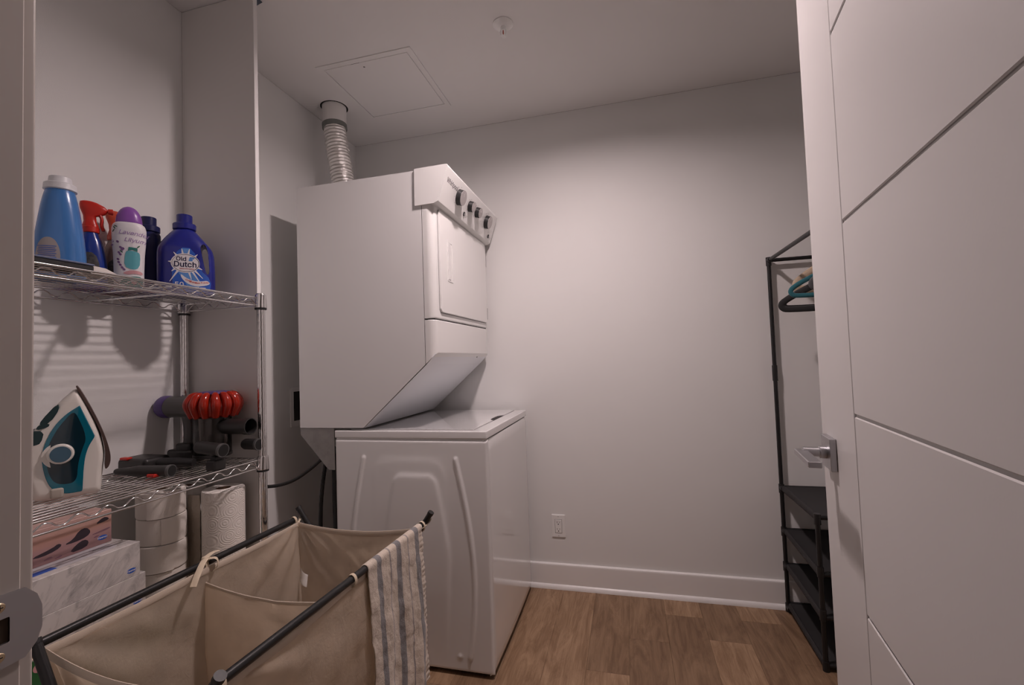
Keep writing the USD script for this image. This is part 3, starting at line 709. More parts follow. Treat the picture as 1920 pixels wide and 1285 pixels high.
for z in SH.values():
    fr = []
    dz = .026
    for zz, rr in ((z, .0026), (z - dz, .0026)):
        fr += [rod((SX0, SY0, zz), (SX0, SY1, zz), rr, 8), rod((SX1, SY0, zz), (SX1, SY1, zz), rr, 8), rod((SX0, SY0, zz), (SX1, SY0, zz), rr, 8), rod((SX0, SY1, zz), (SX1, SY1, zz), rr, 8)]
    def zigzag(a, b, per):
        a, b = np.array(a), np.array(b); L = np.linalg.norm(b - a); n = int(round(L / per)) * 2
        pts = [a + (b - a) * (i / n) + np.array([0, 0, (0 if i % 2 else -dz)]) for i in range(n + 1)]
        return tube(chaikin(pts, 2, closed=False), .0019, 6)
    fr += [zigzag((SX1, SY0 - .016, z), (SX1, SY1 + .016, z), .0585), zigzag((SX0, SY0 - .016, z), (SX0, SY1 + .016, z), .0585), zigzag((SX0 + .016, SY0, z), (SX1 - .016, SY0, z), .058), zigzag((SX0 + .016, SY1, z), (SX1 - .016, SY1, z), .058)]
    for k in (1, 2):
        y = SY0 + (SY1 - SY0) * k / 3
        fr.append(rod((SX0, y, z - .006), (SX1, y, z - .006), .0026, 8)); fr.append(rod((SX0, y, z - dz), (SX1, y, z - dz), .0026, 8))
    fr += [rod((SX0, SY0 - .004, z - .004), (SX1, SY0 - .004, z - .004), .0024, 8)]
    sp_ = ws.part('shelf', cat(*fr), chrome, world=True, smooth=60, label='chrome shelf frame with zigzag wire edge')
    dk = [rod((x, SY0, z), (x, SY1, z), .0017, 6) for x in np.linspace(SX0, SX1, 14)[1:-1]]
    ws.part('deck_wires', cat(*dk), chrome, parent=sp_, world=True, smooth=60, kind='stuff')
ZU, ZM, ZLs = 1.404 + .0019, .880 + .0019, .525 + .0019

# ================================================================== BOTTLES ON THE UPPER SHELF
def facing(nx_, ny_):
    """rz that turns a bottle's local front (-y) to the world direction (nx, ny)."""
    return math.degrees(math.atan2(nx_, -ny_))
# -- large navy detergent bottle
def detergent(loc, rz, label, name='detergent_bottle', printed=True, body_m=navy, cap_m=navy, slim=False):
    t = Thing(name, label, 'bottle', loc, rz, scale=(1.0, 1.0, 1.065) if slim else (1.03, 1.0, 1.07))
    secs = smooth_secs([(0, .062, .040, 3.2), (.004, .071, .047, 3.2), (.02, .0735, .050, 3.0), (.06, .0735, .050, 3.0), (.12, .0725, .049, 3.0, -.001), (.138, .070, .048, 2.9, -.002), (.165, .054, .042, 2.6, -.004), (.190, .0345, .031, 2.2, -.005), (.199, .027, .026, 2.0, -.005), (.203, .0245, .0245, 2.0, -.005)])
    if slim:
        secs = [(q[0], *(min(q[1], .031), min(q[2], .030)), *q[3:]) for q in secs]
    b = bottle(secs, 64)
    hole = puff(chaikin([(.036, .148), (.047, .160), (.0555, .140), (.058, .105), (.060, .066), (.052, .064), (.046, .09), (.040, .125)], 2), [(-.08, 1), (.08, 1)], 48)
    hull_cut = puff(chaikin([(.0665, .176), (.09, .15), (.09, .06), (.0755, .055), (.0705, .075), (.068, .11), (.066, .135)], 2), [(-.08, 1), (.08, 1)], 48)
    if not slim:
        b = bool_sub(b, hole)
    t.part('body', b, body_m, smooth=38)
    cp = t.part('cap', lathe([(.0285, .2005), (.0300, .202), (.0300, .2165), (.0285, .2185), (.0205, .2188), (.0205, .244), (.0192, .2455), (.0001, .2455)], 36, (-.005, 0, 0)), cap_m)
    if printed:
        fn = wrap_fn(secs)
        lab = t.part('label', decal(Polygon(chaikin([(-.030, .010), (.060, .008), (.064, .050), (.036, .076), (.020, .139), (-.016, .139), (-.034, .085)], 1)), fn, .0002), label_blue)
        t.part('label_glow', decal(unary_union([Polygon([(-.004, .06), (.010, .06), (.012, .136), (-.008, .136)]), Polygon([(-.02, .07), (.02, .07), (.045, .03), (.01, .018)])]), fn, .0002, lift=.0002), label_light, parent=lab)
        rays = []
        for a, l in ((48, .011), (78, .017), (100, .016), (128, .012), (175, .008), (222, .011), (238, .038), (300, .034), (312, .030), (285, .022), (335, .012)):
            c, s = math.cos(math.radians(a)), math.sin(math.radians(a))
            p0 = np.array([c * .034, .0935 + s * .0265]); p1 = p0 + np.array([c, s]) * l
            nn = np.array([-s, c])
            rays.append(Polygon([p0 - nn * .0028, p1 - nn * .0008, p1 + nn * .0008, p0 + nn * .0028]))
        oval = affinity.scale(Point(0, .0935).buffer(.0355, 48), 1, .80)
        t.part('burst', decal(unary_union([oval] + rays), fn, .0002, lift=.0004), white_lab, parent=lab)
        ring = affinity.scale(Point(.001, .0935).buffer(.0335, 48), 1, .77).difference(affinity.scale(Point(.0005, .0935).buffer(.0322, 48), 1.0, .765))
        t.part('oval_line', decal(ring, fn, .0002, lift=.0006, size=.01), label_ink, parent=lab)
        t.part('lettering', cat(decal(text('Old', .0115, -.010, .1000, True), fn, lift=.0006, size=.02), decal(text('Dutch', .0150, .000, .0825, True), fn, lift=.0006, size=.02)), label_ink, parent=lab, smooth=False)
        t.part('emblem', decal(unary_union([Polygon([(.008, .100), (.018, .100), (.016, .112), (.011, .112)]), Polygon([(.018, .104), (.024, .110), (.016, .1125)])]), fn, lift=.0006), label_light, parent=lab)
        t.part('small_lettering', decal(text('ABSOLUTE CLEAN', .0030, .003, .0755, True), fn, lift=.0006, size=.02), label_red, parent=lab, smooth=False)
        arc = [(-.014 + .020 * math.sin(q) * 0 + q * .0, 0) for q in ()]
        up_ = [(-.012, .063), (.002, .050), (.020, .0425), (.040, .0425), (.054, .047)]; lo_ = [(.062, .038), (.050, .031), (.034, .0275), (.018, .0285), (.002, .036), (-.010, .050)]
        t.part('banner', decal(Polygon(chaikin(up_ + lo_, 1)), fn, .0002, lift=.0004), white_lab, parent=lab)
        t.part('banner_lettering', cat(decal(text('Cold', .0050, .0065, .0415, True, rot=-20), fn, lift=.0006, size=.02), decal(text('Water', .0050, .0185, .0365, True, rot=-8), fn, lift=.0006, size=.02), decal(text('Eau Froide', .0048, .0415, .0365, True, rot=7), fn, lift=.0006, size=.02)), label_red, parent=lab, smooth=False)
        t.part('count_lettering', decal(text('50', .0135, -.015, .0245, True), fn, lift=.0004, size=.02), white_lab, parent=lab, smooth=False)
        t.part('fine_print', decal(unary_union([sbox(.006, .0245, .034, .0258), sbox(.036, .0190, .050, .0250)]), fn, lift=.0004), white_lab, parent=lab, smooth=False)
    return t
detergent((.160, -1.203, ZU), facing(.72, -.694), 'large navy detergent bottle with white oval label at the shelf end')
detergent((.042, -1.226, ZU), facing(.80, -.60), 'dark navy bottle half hidden left of the large detergent bottle', name='dark_bottle', printed=False, body_m=navy_dark, cap_m=navy_dark, slim=True)

# -- sky blue softener bottle
t = Thing('softener_bottle', 'tall sky-blue softener bottle with white cap at left', 'bottle', (.160, -1.534, ZU), facing(.77, -.64))
secs = smooth_secs([(0, .040, .030, 2.8), (.004, .047, .036, 2.8), (.05, .0478, .038, 2.6), (.10, .0445, .037, 2.5), (.15, .0390, .035, 2.3), (.19, .0335, .0325, 2.15), (.214, .0290, .029, 2.0), (.222, .0268, .0268, 2.0)])
t.part('body', bottle(secs, 56), blue_soft, smooth=40)
t.part('cap', lathe([(.0275, .222), (.0310, .224), (.0300, .238), (.0270, .2405), (.0225, .241), (.0205, .256), (.0190, .2575), (.0001, .2575)], 40), white_cap)
t.part('measuring_rim', tube([(.0285 * math.cos(a), .0285 * math.sin(a), .2300) for a in np.linspace(0, 2 * math.pi, 40, endpoint=False)], .0022, 8, closed=True), white_cap)
fn = wrap_fn(secs)
lb = t.part('label', decal(Polygon(chaikin([(-.041, .016), (-.036, .075), (-.026, .096), (-.012, .100), (.0, .090), (.008, .060), (.004, .020), (-.004, .012)], 2)), fn, .0003), label_tan)
lines = [sbox(-.034 + .001 * (k % 3), .022 + .0045 * k, .000 - .002 * (k % 2), .0235 + .0045 * k) for k in range(13)]
t.part('fine_print', decal(unary_union(lines), fn, lift=.0004), label_blue, parent=lb)

# -- spray bottles
def spray(loc, rz, label, body_m, trig_m, cx=0):
    t = Thing('spray_bottle', label, 'spray bottle', loc, rz)
    secs = smooth_secs([(0, .032, .024, 2.6), (.004, .037, .028, 2.6), (.06, .036, .028, 2.5), (.105, .030, .025, 2.4), (.135, .024, .021, 2.2), (.158, .016, .016, 2.0), (.165, .014, .014, 2.0)])
    t.part('body', bottle(secs, 40), body_m, smooth=40)
    hd_ = [superring(z, a, b, 2.6, cx_, 0, 32) for z, a, b, cx_ in ((.163, .017, .016, 0), (.178, .0172, .0162, 0), (.190, .0135, .012, -.001), (.206, .0135, .012, -.002), (.214, .024, .013, .006), (.226, .030, .0135, .008), (.236, .026, .0125, .003), (.244, .018, .010, -.004), (.247, .010, .006, -.006))]
    hp_ = t.part('spray_head', loft(hd_), trig_m, smooth=45)
    t.part('nozzle', lathe([(.0075, 0), (.0085, .010), (.006, .0115), (.0001, .0115)], 16, (.036, 0, .2245), 'x'), trig_m, parent=hp_)
    t.part('trigger', tube(chaikin([(.018, 0, .214), (.024, 0, .200), (.022, 0, .182), (.027, 0, .168)], 2, closed=False), .006, 8, flat=(1.3, .7)), trig_m, parent=hp_)
    t.part('collar', lathe([(.0175, .158), (.019, .160), (.019, .173), (.017, .175)], 28), trig_m, parent=hp_)
    fn = wrap_fn(secs)
    t.part('label', decal(Polygon(chaikin([(-.026, .02), (.022, .02), (.019, .085), (.0, .105), (-.022, .085)], 1)), fn, .0003), M(label.split()[0] + '_spray_label', (.10, .095, .085), .5, var=(120, (.015, .015, .03))))
    return t
spray((.078, -1.416, ZU), facing(.80, -.60), 'blue spray bottle with bright red trigger head', blue_mid, red_p)
spray((.052, -1.335, ZU), facing(.86, -.5), 'clear spray bottle with orange trigger behind the lilac-capped bottle', M('brownish_plastic', (.20, .13, .12), .3), orange_p)

# -- lilac capped scent bottle
t = Thing('scent_booster_bottle', 'white floral bottle with purple dome cap', 'bottle', (.140, -1.360, ZU), facing(.75, -.66), scale=(1.03, 1.0, 1.05))
secs = smooth_secs([(0, .027, .022, 2.6), (.004, .0315, .026, 2.6), (.05, .0325, .027, 2.5), (.09, .0335, .027, 2.4), (.135, .0365, .028, 2.3), (.165, .0375, .028, 2.3), (.178, .0345, .0265, 2.3), (.184, .0285, .024, 2.2)])
t.part('body', bottle(secs, 56), white_lab, smooth=40)
t.part('cap', bottle(smooth_secs([(.182, .0283, .0238, 2.2), (.186, .0292, .0245, 2.2), (.200, .0275, .0235, 2.2), (.216, .0215, .0195, 2.1), (.226, .0135, .0125, 2.0), (.230, .006, .006, 2.0), (.2308, .001, .001, 2.0)], .003), 44), lilac, smooth=50)
t.part('cap_seam', loft([superring(z, a, b, 2.2, 0, 0, 44) for z, a, b in ((.1815, .0290, .0242), (.1835, .0294, .0246))]), print_grey)
fn = wrap_fn(secs)
t.part('lettering', cat(decal(text('Lavender', .0105, .012, .148, shear=.25, rot=-4), fn, size=.006), decal(text('Lilyum', .0105, .014, .129, shear=.25, rot=-4), fn, size=.006)), violet_ink, smooth=False)
t.part('green_base', decal(Polygon(chaikin([(-.022, .002), (-.016, .022), (-.002, .034), (.014, .037), (.031, .036), (.031, .002)], 2)), fn, .0003), green_lab)
sk = t.part('sachet_print', decal(Polygon(chaikin([(-.008, .062), (-.006, .096), (-.002, .106), (.022, .104), (.026, .094), (.024, .060), (.010, .054)], 1)), fn, .0003), teal_lab)
t.part('sachet_top', decal(Polygon([(.000, .105), (.002, .115), (.020, .114), (.020, .104), (.010, .108)]), fn, .0003, lift=.0002), green_lab, parent=sk)
t.part('ribbon_print', decal(Polygon(chaikin([(-.012, .044), (.0, .051), (.016, .053), (.030, .050), (.030, .041), (.014, .044), (.0, .040)], 1)), fn, .0003, lift=.0003), pink_lab)
t.part('badge_print', decal(Point(.013, .020).buffer(.0055), fn, .0003, lift=.0003), pink_lab)
sprigs = [(-.021, .081), (-.0195, .073), (-.016, .066), (-.012, .059), (-.008, .054), (-.0155, .113), (-.0125, .107), (-.019, .099), (-.016, .094), (-.022, .128), (-.0335, .130), (-.0345, .121), (-.010, .110)]
t.part('flower_print', decal(unary_union([affinity.rotate(affinity.scale(Point(u, z).buffer(.0026), 1, 1.35), 40) for u, z in sprigs]), fn, .0003), purple_ink)
t.part('leaf_print', decal(unary_union([affinity.rotate(affinity.scale(Point(u, z).buffer(.0022), .7, 2.0), r) for u, z, r in ((-.029, .166, 30), (-.031, .158, -30), (-.026, .170, 60), (-.014, .102, 50), (.022, .118, -40))]), fn, .0003), leaf_ink)

# -- flat case and card
t = Thing('flat_case', 'flat black case with pale blue lid at shelf edge', 'case', (.300, -1.70, ZU), 0)
t.part('base', rbox(-.030, .030, -.13, .13, 0, .014, .002), black_plastic)
t.part('lid', rbox(-.030, .031, -.13, .131, .0142, .0185, .0015), case_blue)
single('folded_card', cat(prism(Polygon([(0, 0), (.062, 0), (.060, .004), (.030, .016), (.0, .018)]), (.314, -1.568, ZU), (0, 1, 0), (0, 0, 1), (1, 0, 0), .003), rbox(.270, .3165, -1.568, -1.508, ZU, ZU + .0015, .0003)), card_white, 'folded cream card leaning beside the flat black case', 'card', smooth=False)

# ================================================================== IRON
IU = np.array([.54, .842]); irz = math.degrees(math.atan2(.842, .54))
ir = Thing('steam_iron', 'white and teal steam iron standing on its heel', 'iron', (.157, -1.576, ZM), irz)
# local x = towards the soleplate, local y = away from viewer, so the visible side is -y
outl = chaikin([(.0665, .2600), (.0527, .2450), (.0350, .2245), (.0220, .2040), (.0080, .1800), (-.0080, .1600), (-.0180, .133), (-.0190, .0721), (-.0130, .0346), (-.006, .004), (.010, .0), (.055, .0), (.083, .0), (.1090, .0), (.1125, .010), (.1140, .0485), (.1185, .0874), (.1165, .1142), (.1081, .1553), (.0925, .2010), (.0760, .2440)], 2)
lay = [(-.040, .80), (-.039, .86), (-.036, .92), (-.030, .965), (-.020, .99), (0, 1.0), (.020, .99), (.030, .965), (.036, .92), (.039, .86), (.040, .80)]
ir.part('housing', puff(outl, lay, 140, (.055, .105)), iron_white, smooth=50, label='white moulded housing')
teal = chaikin([(.0733, .2173), (.0733, .2173), (.1003, .1407), (.1003, .1407), (.0877, .1162), (.081, .0833), (.0783, .0139), (.0783, .0139), (.0458, .0132), (.0243, .0305), (.0136, .0675), (.01, .1055), (.0151, .1359), (.0292, .1718), (.0491, .1989)], 2)
def flatpuff(o, y0, y1, s=.97, c=None, k=90):
    return puff(o, [(y1, 1.0), (y0 + .001, 1.0), (y0, s)], k, c)
tk = ir.part('water_tank', flatpuff(teal, -.0425, -.030), iron_teal, smooth=40, label='translucent teal water tank')
dk_ = chaikin([(.062, .205), (.069, .199), (.087, .141), (.078, .112), (.071, .080), (.069, .036), (.045, .034), (.029, .043), (.0195, .070), (.0165, .105), (.0215, .134), (.035, .167), (.053, .195)], 2)
ir.part('tank_dark_area', flatpuff(dk_, -.0428, -.041), iron_dark, parent=tk, smooth=40)  # darker inset covering most of the tank side
dl = ir.part('dial', shift(lathe([(.0240, 0), (.0240, .006), (.0225, .0085), (.0185, .009), (.0001, .009)], 36, axis='y'), .0415, -.0425, .1080), iron_white, smooth=40)
dl_m = lathe([(.0240, -.009), (.0240, 0)], 8)
ir.part('dial_body', lathe([(.0001, -.0105), (.0205, -.0105), (.0225, -.0085), (.0235, -.002), (.0235, .002)], 36, (.0415, -.0425, .1080), 'y'), iron_white, parent=dl)
ir.part('dial_face', lathe([(.0001, -.0118), (.0180, -.0118), (.0180, -.0100)], 36, (.0415, -.0425, .1080), 'y'), iron_dial, parent=dl)
cres = Point(.040, .105).buffer(.030, 32).intersection(Polygon([(.005, .14), (.026, .14), (.022, .10), (.027, .068), (.015, .06), (.005, .08)]))
ir.part('steam_mark', flatpuff(np.array(cres.exterior.coords)[:-1], -.0432, -.041, 1, k=60), iron_white, parent=dl)
for nm, pts in (('grip', [(.034, .222), (.0375, .2105), (.024, .184), (.0085, .1795), (.011, .190)]), ('grip', [(.006, .178), (.022, .180), (.020, .172), (.001, .168)]), ('steam_button', [(-.012, .163), (.0125, .1625), (.008, .138), (-.002, .134), (-.022, .136), (-.021, .150)])):
    o = chaikin(pts, 1)
    ir.part(nm, puff(o, [(-.0405, 1.08), (-.0395, 1.16), (.0395, 1.16), (.0405, 1.08)], 60), iron_grip, smooth=40)
sole = chaikin([(.0650, .2650), (.0705, .2640), (.0935, .2110), (.1135, .1551), (.1265, .1063), (.1295, .0791), (.1250, .0600), (.117, .0560), (.1195, .0873), (.117, .1171), (.1081, .1555), (.0915, .2010), (.0732, .2448)], 2)
ir.part('soleplate', prism(Polygon(sole), (0, -.034, 0), (1, 0, 0), (0, 0, 1), (0, 1, 0), .068), iron_sole, smooth=35, label='brown metal soleplate')
ir.part('cord_clip', cat(rbox(.024, .047, -.0475, -.036, .006, .030, .005, True)), M('iron_clip', (.42, .38, .33), .5))

# ================================================================== CORDLESS VACUUM
va = Thing('cordless_vacuum', 'grey and red handheld cordless vacuum on its battery', 'vacuum', (.20, -1.165, ZM), 0)
vz = lambda z: z - ZM
va.part('motor_body', lathe([(.030, -.152), (.0345, -.150), (.0345, -.075), (.030, -.02)], 36, (0, 0, vz(1.057)), 'x'), dys_grey)
mb = va.part('filter_ring', lathe([(.0001, -.196), (.026, -.194), (.033, -.188), (.0365, -.180), (.0365, -.162), (.034, -.152)], 36, (0, 0, vz(1.057)), 'x'), dys_purple)
ang = np.arange(144) * 2 * np.pi / 144
def lobed(z, r, amp, n=12):
    return np.stack([(r + amp * np.abs(np.cos(ang * n / 2)) - amp) * np.cos(ang), (r + amp * np.abs(np.cos(ang * n / 2)) - amp) * np.sin(ang), np.full(144, z)], 1)
cl = va.part('cyclone_cluster', lathe([(.050, -.036), (.060, -.030), (.066, -.010), (.068, .002), (.062, .016), (.050, .028), (.040, .034)], 48, (.020, 0, vz(1.061))), dys_red, label='translucent red ring of cyclones')
for k in range(14):
    a = (k + .5) * 2 * math.pi / 14
    arc = chaikin([(.040, .036), (.056, .033), (.068, .018), (.0715, .002), (.066, -.014), (.058, -.034)], 2, closed=False)
    va.part('cyclone', tube([(.020 + q * math.cos(a), q * math.sin(a), vz(1.061) + z) for q, z in arc], np.interp(np.linspace(0, 1, len(arc)), [0, .25, .55, 1], [.006, .0115, .0135, .009]), 10), dys_red, parent=cl)
va.part('top_cap', lathe([(.046, 0), (.044, .006), (.030, .008), (.0001, .008)], 36, (.020, 0, vz(1.098))), dys_purple, parent=cl)
bn = va.part('dust_bin', lathe([(.052, 0), (.0525, .004), (.0525, .118)], 40, (.014, 0, vz(.906))), clear_bin, label='clear dust bin')
va.part('shroud', lathe([(.022, .012), (.030, .02), (.032, .112), (.04, .118)], 30, (.014, 0, vz(.906))), mid_grey, parent=bn)
va.part('bin_base', lathe([(.050, -.006), (.0535, -.004), (.0535, .004), (.050, .006)], 40, (.014, 0, vz(.906))), dark_grey, parent=bn)
va.part('inlet_nozzle', cat(lathe([(.0195, .030), (.0240, .05), (.0240, .120), (.0260, .122), (.0260, .142), (.0232, .1425), (.0222, .141), (.0222, .10), (.0001, .099)], 32, (.02, 0, vz(.994)), 'x')), dark_grey, label='dark inlet nozzle with open end')
hn = va.part('handle', tube(chaikin([(-.085, 0, vz(1.03)), (-.078, 0, vz(1.0)), (-.076, 0, vz(.96)), (-.082, 0, vz(.925))], 2, closed=False), .019, 16, flat=(.85, 1.0)), dys_grey)
va.part('trigger', rbox(-.060, -.050, -.006, .006, vz(.985), vz(1.012), .003), red_p, parent=hn)
va.part('battery', rbox(-.140, -.040, -.030, .030, 0.0, vz(.922), .008, True), dark_grey)
va.part('battery', rbox(-.110, -.050, -.026, .026, vz(.912), vz(.942), .008, True), dark_grey)
def nozzle_tube(name, label, a, b, r, mats=(dark_grey, red_p), flat_end=False):
    a, b = np.array(a, float), np.array(b, float)
    t = Thing(name, label, 'vacuum attachment', tuple((a + b) / 2 - [0, 0, r]))
    d = (b - a) / np.linalg.norm(b - a)
    if flat_end:
        P = np.array([a + (b - a) * q for q in (0, .03, .30, .42, .9, 1)])
        body = tube(P, [r * .45, r * .55, r * .8, r, r, r * 1.05], 20)
        sl = tube(P[:3], [r * .5, r * .6, r * .8], 20)
    else:
        body = tube([a, a + d * .006, b], [r * .85, r, r], 24)
    t.part('tube', body, mats[0], world=True)
    t.part('rim', tube([b, b + d * .008], r * 1.08, 24), mid_grey, world=True)
    t.part('opening', tube([b + d * .0078, b + d * .0084], r * .92, 24), black_gap, world=True)
    return t, d
t, d = nozzle_tube('crevice_tool', 'long dark crevice tool lying at the front beside the iron', (.105, -1.372, ZM + .0165), (.262, -1.344, ZM + .0165), .0155, flat_end=True)
t.part('release_button', rbox(.215, .243, -1.372, -1.354, ZM + .003, ZM + .012, .002), red_p, world=True)
nozzle_tube('brush_tool', 'short dark round tool pointing right under the vacuum nozzle', (.268, -1.262, ZM + .066), (.352, -1.262, ZM + .058), .0185)
nozzle_tube('stretch_tool', 'dark tube tool lying at the back corner near the post', (.290, -1.118, ZM + .048), (.345, -1.122, ZM + .048), .0172)
t = Thing('motor_head', 'low dark brush head with red clip behind the crevice tool', 'vacuum attachment', (.085, -1.278, ZM))
t.part('head', rbox(-.05, .06, -.045, .035, 0, .040, .012, True), dark_grey)
t.part('release_button', rbox(-.035, -.005, -.047, -.030, .036, .043, .002), red_p)
t.part('neck', tube([(.055, 0, .018), (.10, .02, .018), (.145, .035, .015)], [.016, .015, .012], 14), black_plastic)
t = Thing('upholstery_tool', 'flat dark upholstery tool standing under the tilted round tool', 'vacuum attachment', (.335, -1.262, ZM))
t.part('head', rbox(-.020, .014, -.020, .020, 0, .030, .005, True), dark_grey)
t.part('neck', rbox(-.012, .008, -.012, .012, .026, .040, .003, True), black_plastic)

# ================================================================== LOWER SHELF: TISSUES AND ROLLS
def tissue_box(label, mat, loc, rz, group=None, L=.232, D=.118, Hh_=.0783, marble=True):
    t = Thing('tissue_box', label, 'tissue box', loc, rz, group)
    bx = t.part('carton', rbox(-D / 2, D / 2, -L / 2, L / 2, 0, Hh_, .0008), mat, smooth=False)
    lg = affinity.scale(Point(L / 2 - .020, .016).buffer(.0105, 24), 1, .52)
    pr_ = lambda g, d=.0003, o=0: prism(g, (D / 2 + o, 0, 0), (0, 1, 0), (0, 0, 1), (1, 0, 0), d)
    lgp = t.part('logo', pr_(lg), label_blue, parent=bx, smooth=False)
    t.part('logo_lettering', pr_(Polygon() if False else sbox(0, 0, 1e-4, 1e-4), .0001) if False else place(text('Kleenex', .0042, L / 2 - .020, .0142, True, d=.0002), (D / 2 + .0003, 0, 0), np.array([0, 1.0, 0]), np.array([0, 0, 1.0]), np.array([1.0, 0, 0])), white_lab, parent=bx, smooth=False)
    tp_ = lambda g, d=.0003, o=0: shift(extr(g, d), z=Hh_ + o)
    if marble:
        t.part('opening_panel', tp_(sbox(-.030, -.088, .038, .088).buffer(-.02).buffer(.02)), M('tissue_top', (.50, .49, .52), .45) if not stage.GetPrimAtPath('/World/Looks/tissue_top') else '/World/Looks/tissue_top', parent=bx, smooth=False)
        t.part('opening_flap', tp_(Polygon([(.012, .045), (.020, .080), (.012, .078), (.004, .050)]), o=.0003), print_grey, parent=bx, smooth=False)
        t.part('count_print', tp_(sbox(.014, -.085, .034, -.035), o=.0004), label_blue, parent=bx, smooth=False)
    return t, bx, pr_
BX = .271
b0, _, _ = tissue_box('marble-print tissue box directly under the pink one', marble_m, (BX, -1.588, ZLs + .1559), 0)
b0.copy((BX, -1.575, ZLs + .0774), 0, 'marble-print tissue box second from the bottom of the stack')
t, bx, pr_ = tissue_box('pink sunset tissue box with dark rocks on top of the stack', sunset_m, (.196, -1.602, ZLs + .2347), 0, marble=False, L=.236)
rocks = [[(.020, .028), (.038, .034), (.050, .050), (.064, .052), (.074, .040), (.066, .030), (.040, .026)], [(-.040, .022), (.000, .030), (.010, .036), (.018, .030), (.006, .022), (-.020, .018)], [(.030, .005), (.044, .020), (.060, .026), (.070, .018), (.064, .006)], [(.082, .052), (.100, .064), (.110, .060), (.112, .055), (.098, .052)], [(-.08, .016), (-.05, .026), (-.044, .018), (-.06, .010)]]
t.part('rock_print', pr_(unary_union([Polygon(chaikin(r, 1)) for r in rocks])), rock_ink, parent=bx, smooth=False)
reef = [[(.072, .030), (.095, .034), (.115, .036), (.114, .032), (.09, .029)], [(.0, .004), (.018, .010), (.016, .004)], [(.078, .022), (.084, .025), (.092, .024), (.086, .020)], [(-.02, .008), (-.004, .014), (.002, .008)]]
t.part('reef_print', pr_(unary_union([Polygon(chaikin(r, 1)) for r in reef])), mauve_ink, parent=bx, smooth=False)
t = Thing('green_box', 'green carton at the bottom of the tissue stack', 'box', (BX, -1.578, ZLs))
gb = t.part('carton', rbox(-.059, .059, -.116, .116, 0, .0775, .0008), green_box, smooth=False)
for pu, pz, pq in ((-.105, .016, .012), (-.09, .060, .009)):
    t.part('print_patch', prism(Point(pu, pz).buffer(pq), (.059, 0, 0), (0, 1, 0), (0, 0, 1), (1, 0, 0), .0003), pink_lab, parent=gb, smooth=False)

def roll(name, label, loc, r, h, core, mat, group=None, seam=None, cat_='toilet roll', bulge=.0):
    t = Thing(name, label, cat_, loc, 0, group)
    pr2 = [(core, 0), (r - .004, 0), (r - .001, .002), (r, .006), (r + bulge, h / 2), (r, h - .006), (r - .001, h - .002), (r - .004, h), (core, h)]
    ang = np.arange(48) * 2 * np.pi / 48
    rings = [np.stack([q * np.cos(ang), q * np.sin(ang), np.full(48, z)], 1) for q, z in pr2 + [(core, 0)][:0]]
    t.part('paper', loft(rings, closed=True), mat, smooth=40)
    t.part('core', loft([np.stack([q * np.cos(ang), q * np.sin(ang), np.full(48, z)], 1) for q, z in ((core, .001), (core, h - .001), (core - .002, h - .001), (core - .002, .001))], closed=True), cardboard)
    return t
TP = (.150, -1.280)
tp0 = roll('toilet_roll', 'top toilet roll of the stack beside the tissue boxes', (*TP, ZLs + 3 * .0755), .0600, .075, .021, tissue_p, group='stacked toilet rolls')
th = np.linspace(-70, -8, 12)
tp0.part('loose_sheet', sheet(np.array([[(math.cos(math.radians(a)) * .0612, math.sin(math.radians(a)) * .0612, z) for z in np.linspace(.001, .074, 6)] for a in th]), .0008), tissue_p)
for k, w in ((2, 'second toilet roll from the top of the stack'), (1, 'third toilet roll from the top of the stack'), (0, 'lowest toilet roll of the stack, on the wire shelf')):
    tp0.copy((TP[0] + (.003 if k == 1 else 0), TP[1] + (.002 if k == 2 else 0), ZLs + k * .0755), k * 35 - 40, w, 'stacked toilet rolls')
pt = roll('paper_towel_roll', 'white embossed paper towel roll nearest the corner post', (.262, -1.172, ZLs), .058, .277, .021, paper_m, cat_='paper towel')
pt.copy((.103, -1.168, ZLs), 60, 'white paper towel roll in the shade behind the front one')
wr = []
for q in np.linspace(0, 1, 14):
    wr.append([(.168 + .045 * q, -1.2110 + .001 * math.sin(q * 9), ZLs + z) for z in np.linspace(.001, .262, 14)])
wr = np.array(wr); wr[..., 1] += (meshkit.fbm(wr * 28, 3, 5) - .5) * .006; wr[..., 0] += (meshkit.fbm(wr * 22, 3, 8) - .5) * .010
single('plastic_wrapper', sheet(wr, .0012), wrap_m, 'crinkled tan plastic wrapper between toilet rolls and paper towels', 'wrapper', smooth=True)

# ================================================================== LAUNDRY HAMPER
A0, A1 = np.array([.398, -1.730, .665]), np.array([.409, -1.030, .665])
B0, B1 = np.array([.838, -1.734, .665]), np.array([.859, -1.006, .665])
hm = Thing('laundry_hamper', 'beige canvas two-section hamper on a black metal frame', 'hamper', (.625, -1.36, 0))
for a, b in ((A0, A1), (B0, B1)):
    hm.part('rail', rod(a, b, .0088, 20), black_metal, world=True, label='black round top rail')
def leg(top, bot, r=.0088):
    top, bot = np.array(top), np.array(bot); d = (top - bot) / np.linalg.norm(top - bot)
    p = hm.part('leg', rod(bot, top, r, 18), black_metal, world=True)
    hm.part('end_cap', cat(rod(top - d * .006, top + d * .003, r * 1.12, 18)), black_plastic, parent=p, world=True)
    hm.part('end_cap', cat(rod(bot, bot + d * .02, r * 1.15, 18)), black_plastic, parent=p, world=True)
leg((.436, -1.7335, .690), (.800, -1.7335, .010))
leg((.872, -1.7520, .698), (.440, -1.7520, .010))
leg((A1[0] - .016, -1.000, .692), (B1[0] + .012, -1.000, .010))
leg((B1[0] + .016, -.982, .692), (A1[0] - .012, -.982, .010))
for y in (-1.743, -.991):
    hm.part('pivot_bolt', rod((.640, y - .02, .330), (.640, y + .02, .330), .005, 12), satin, world=True)
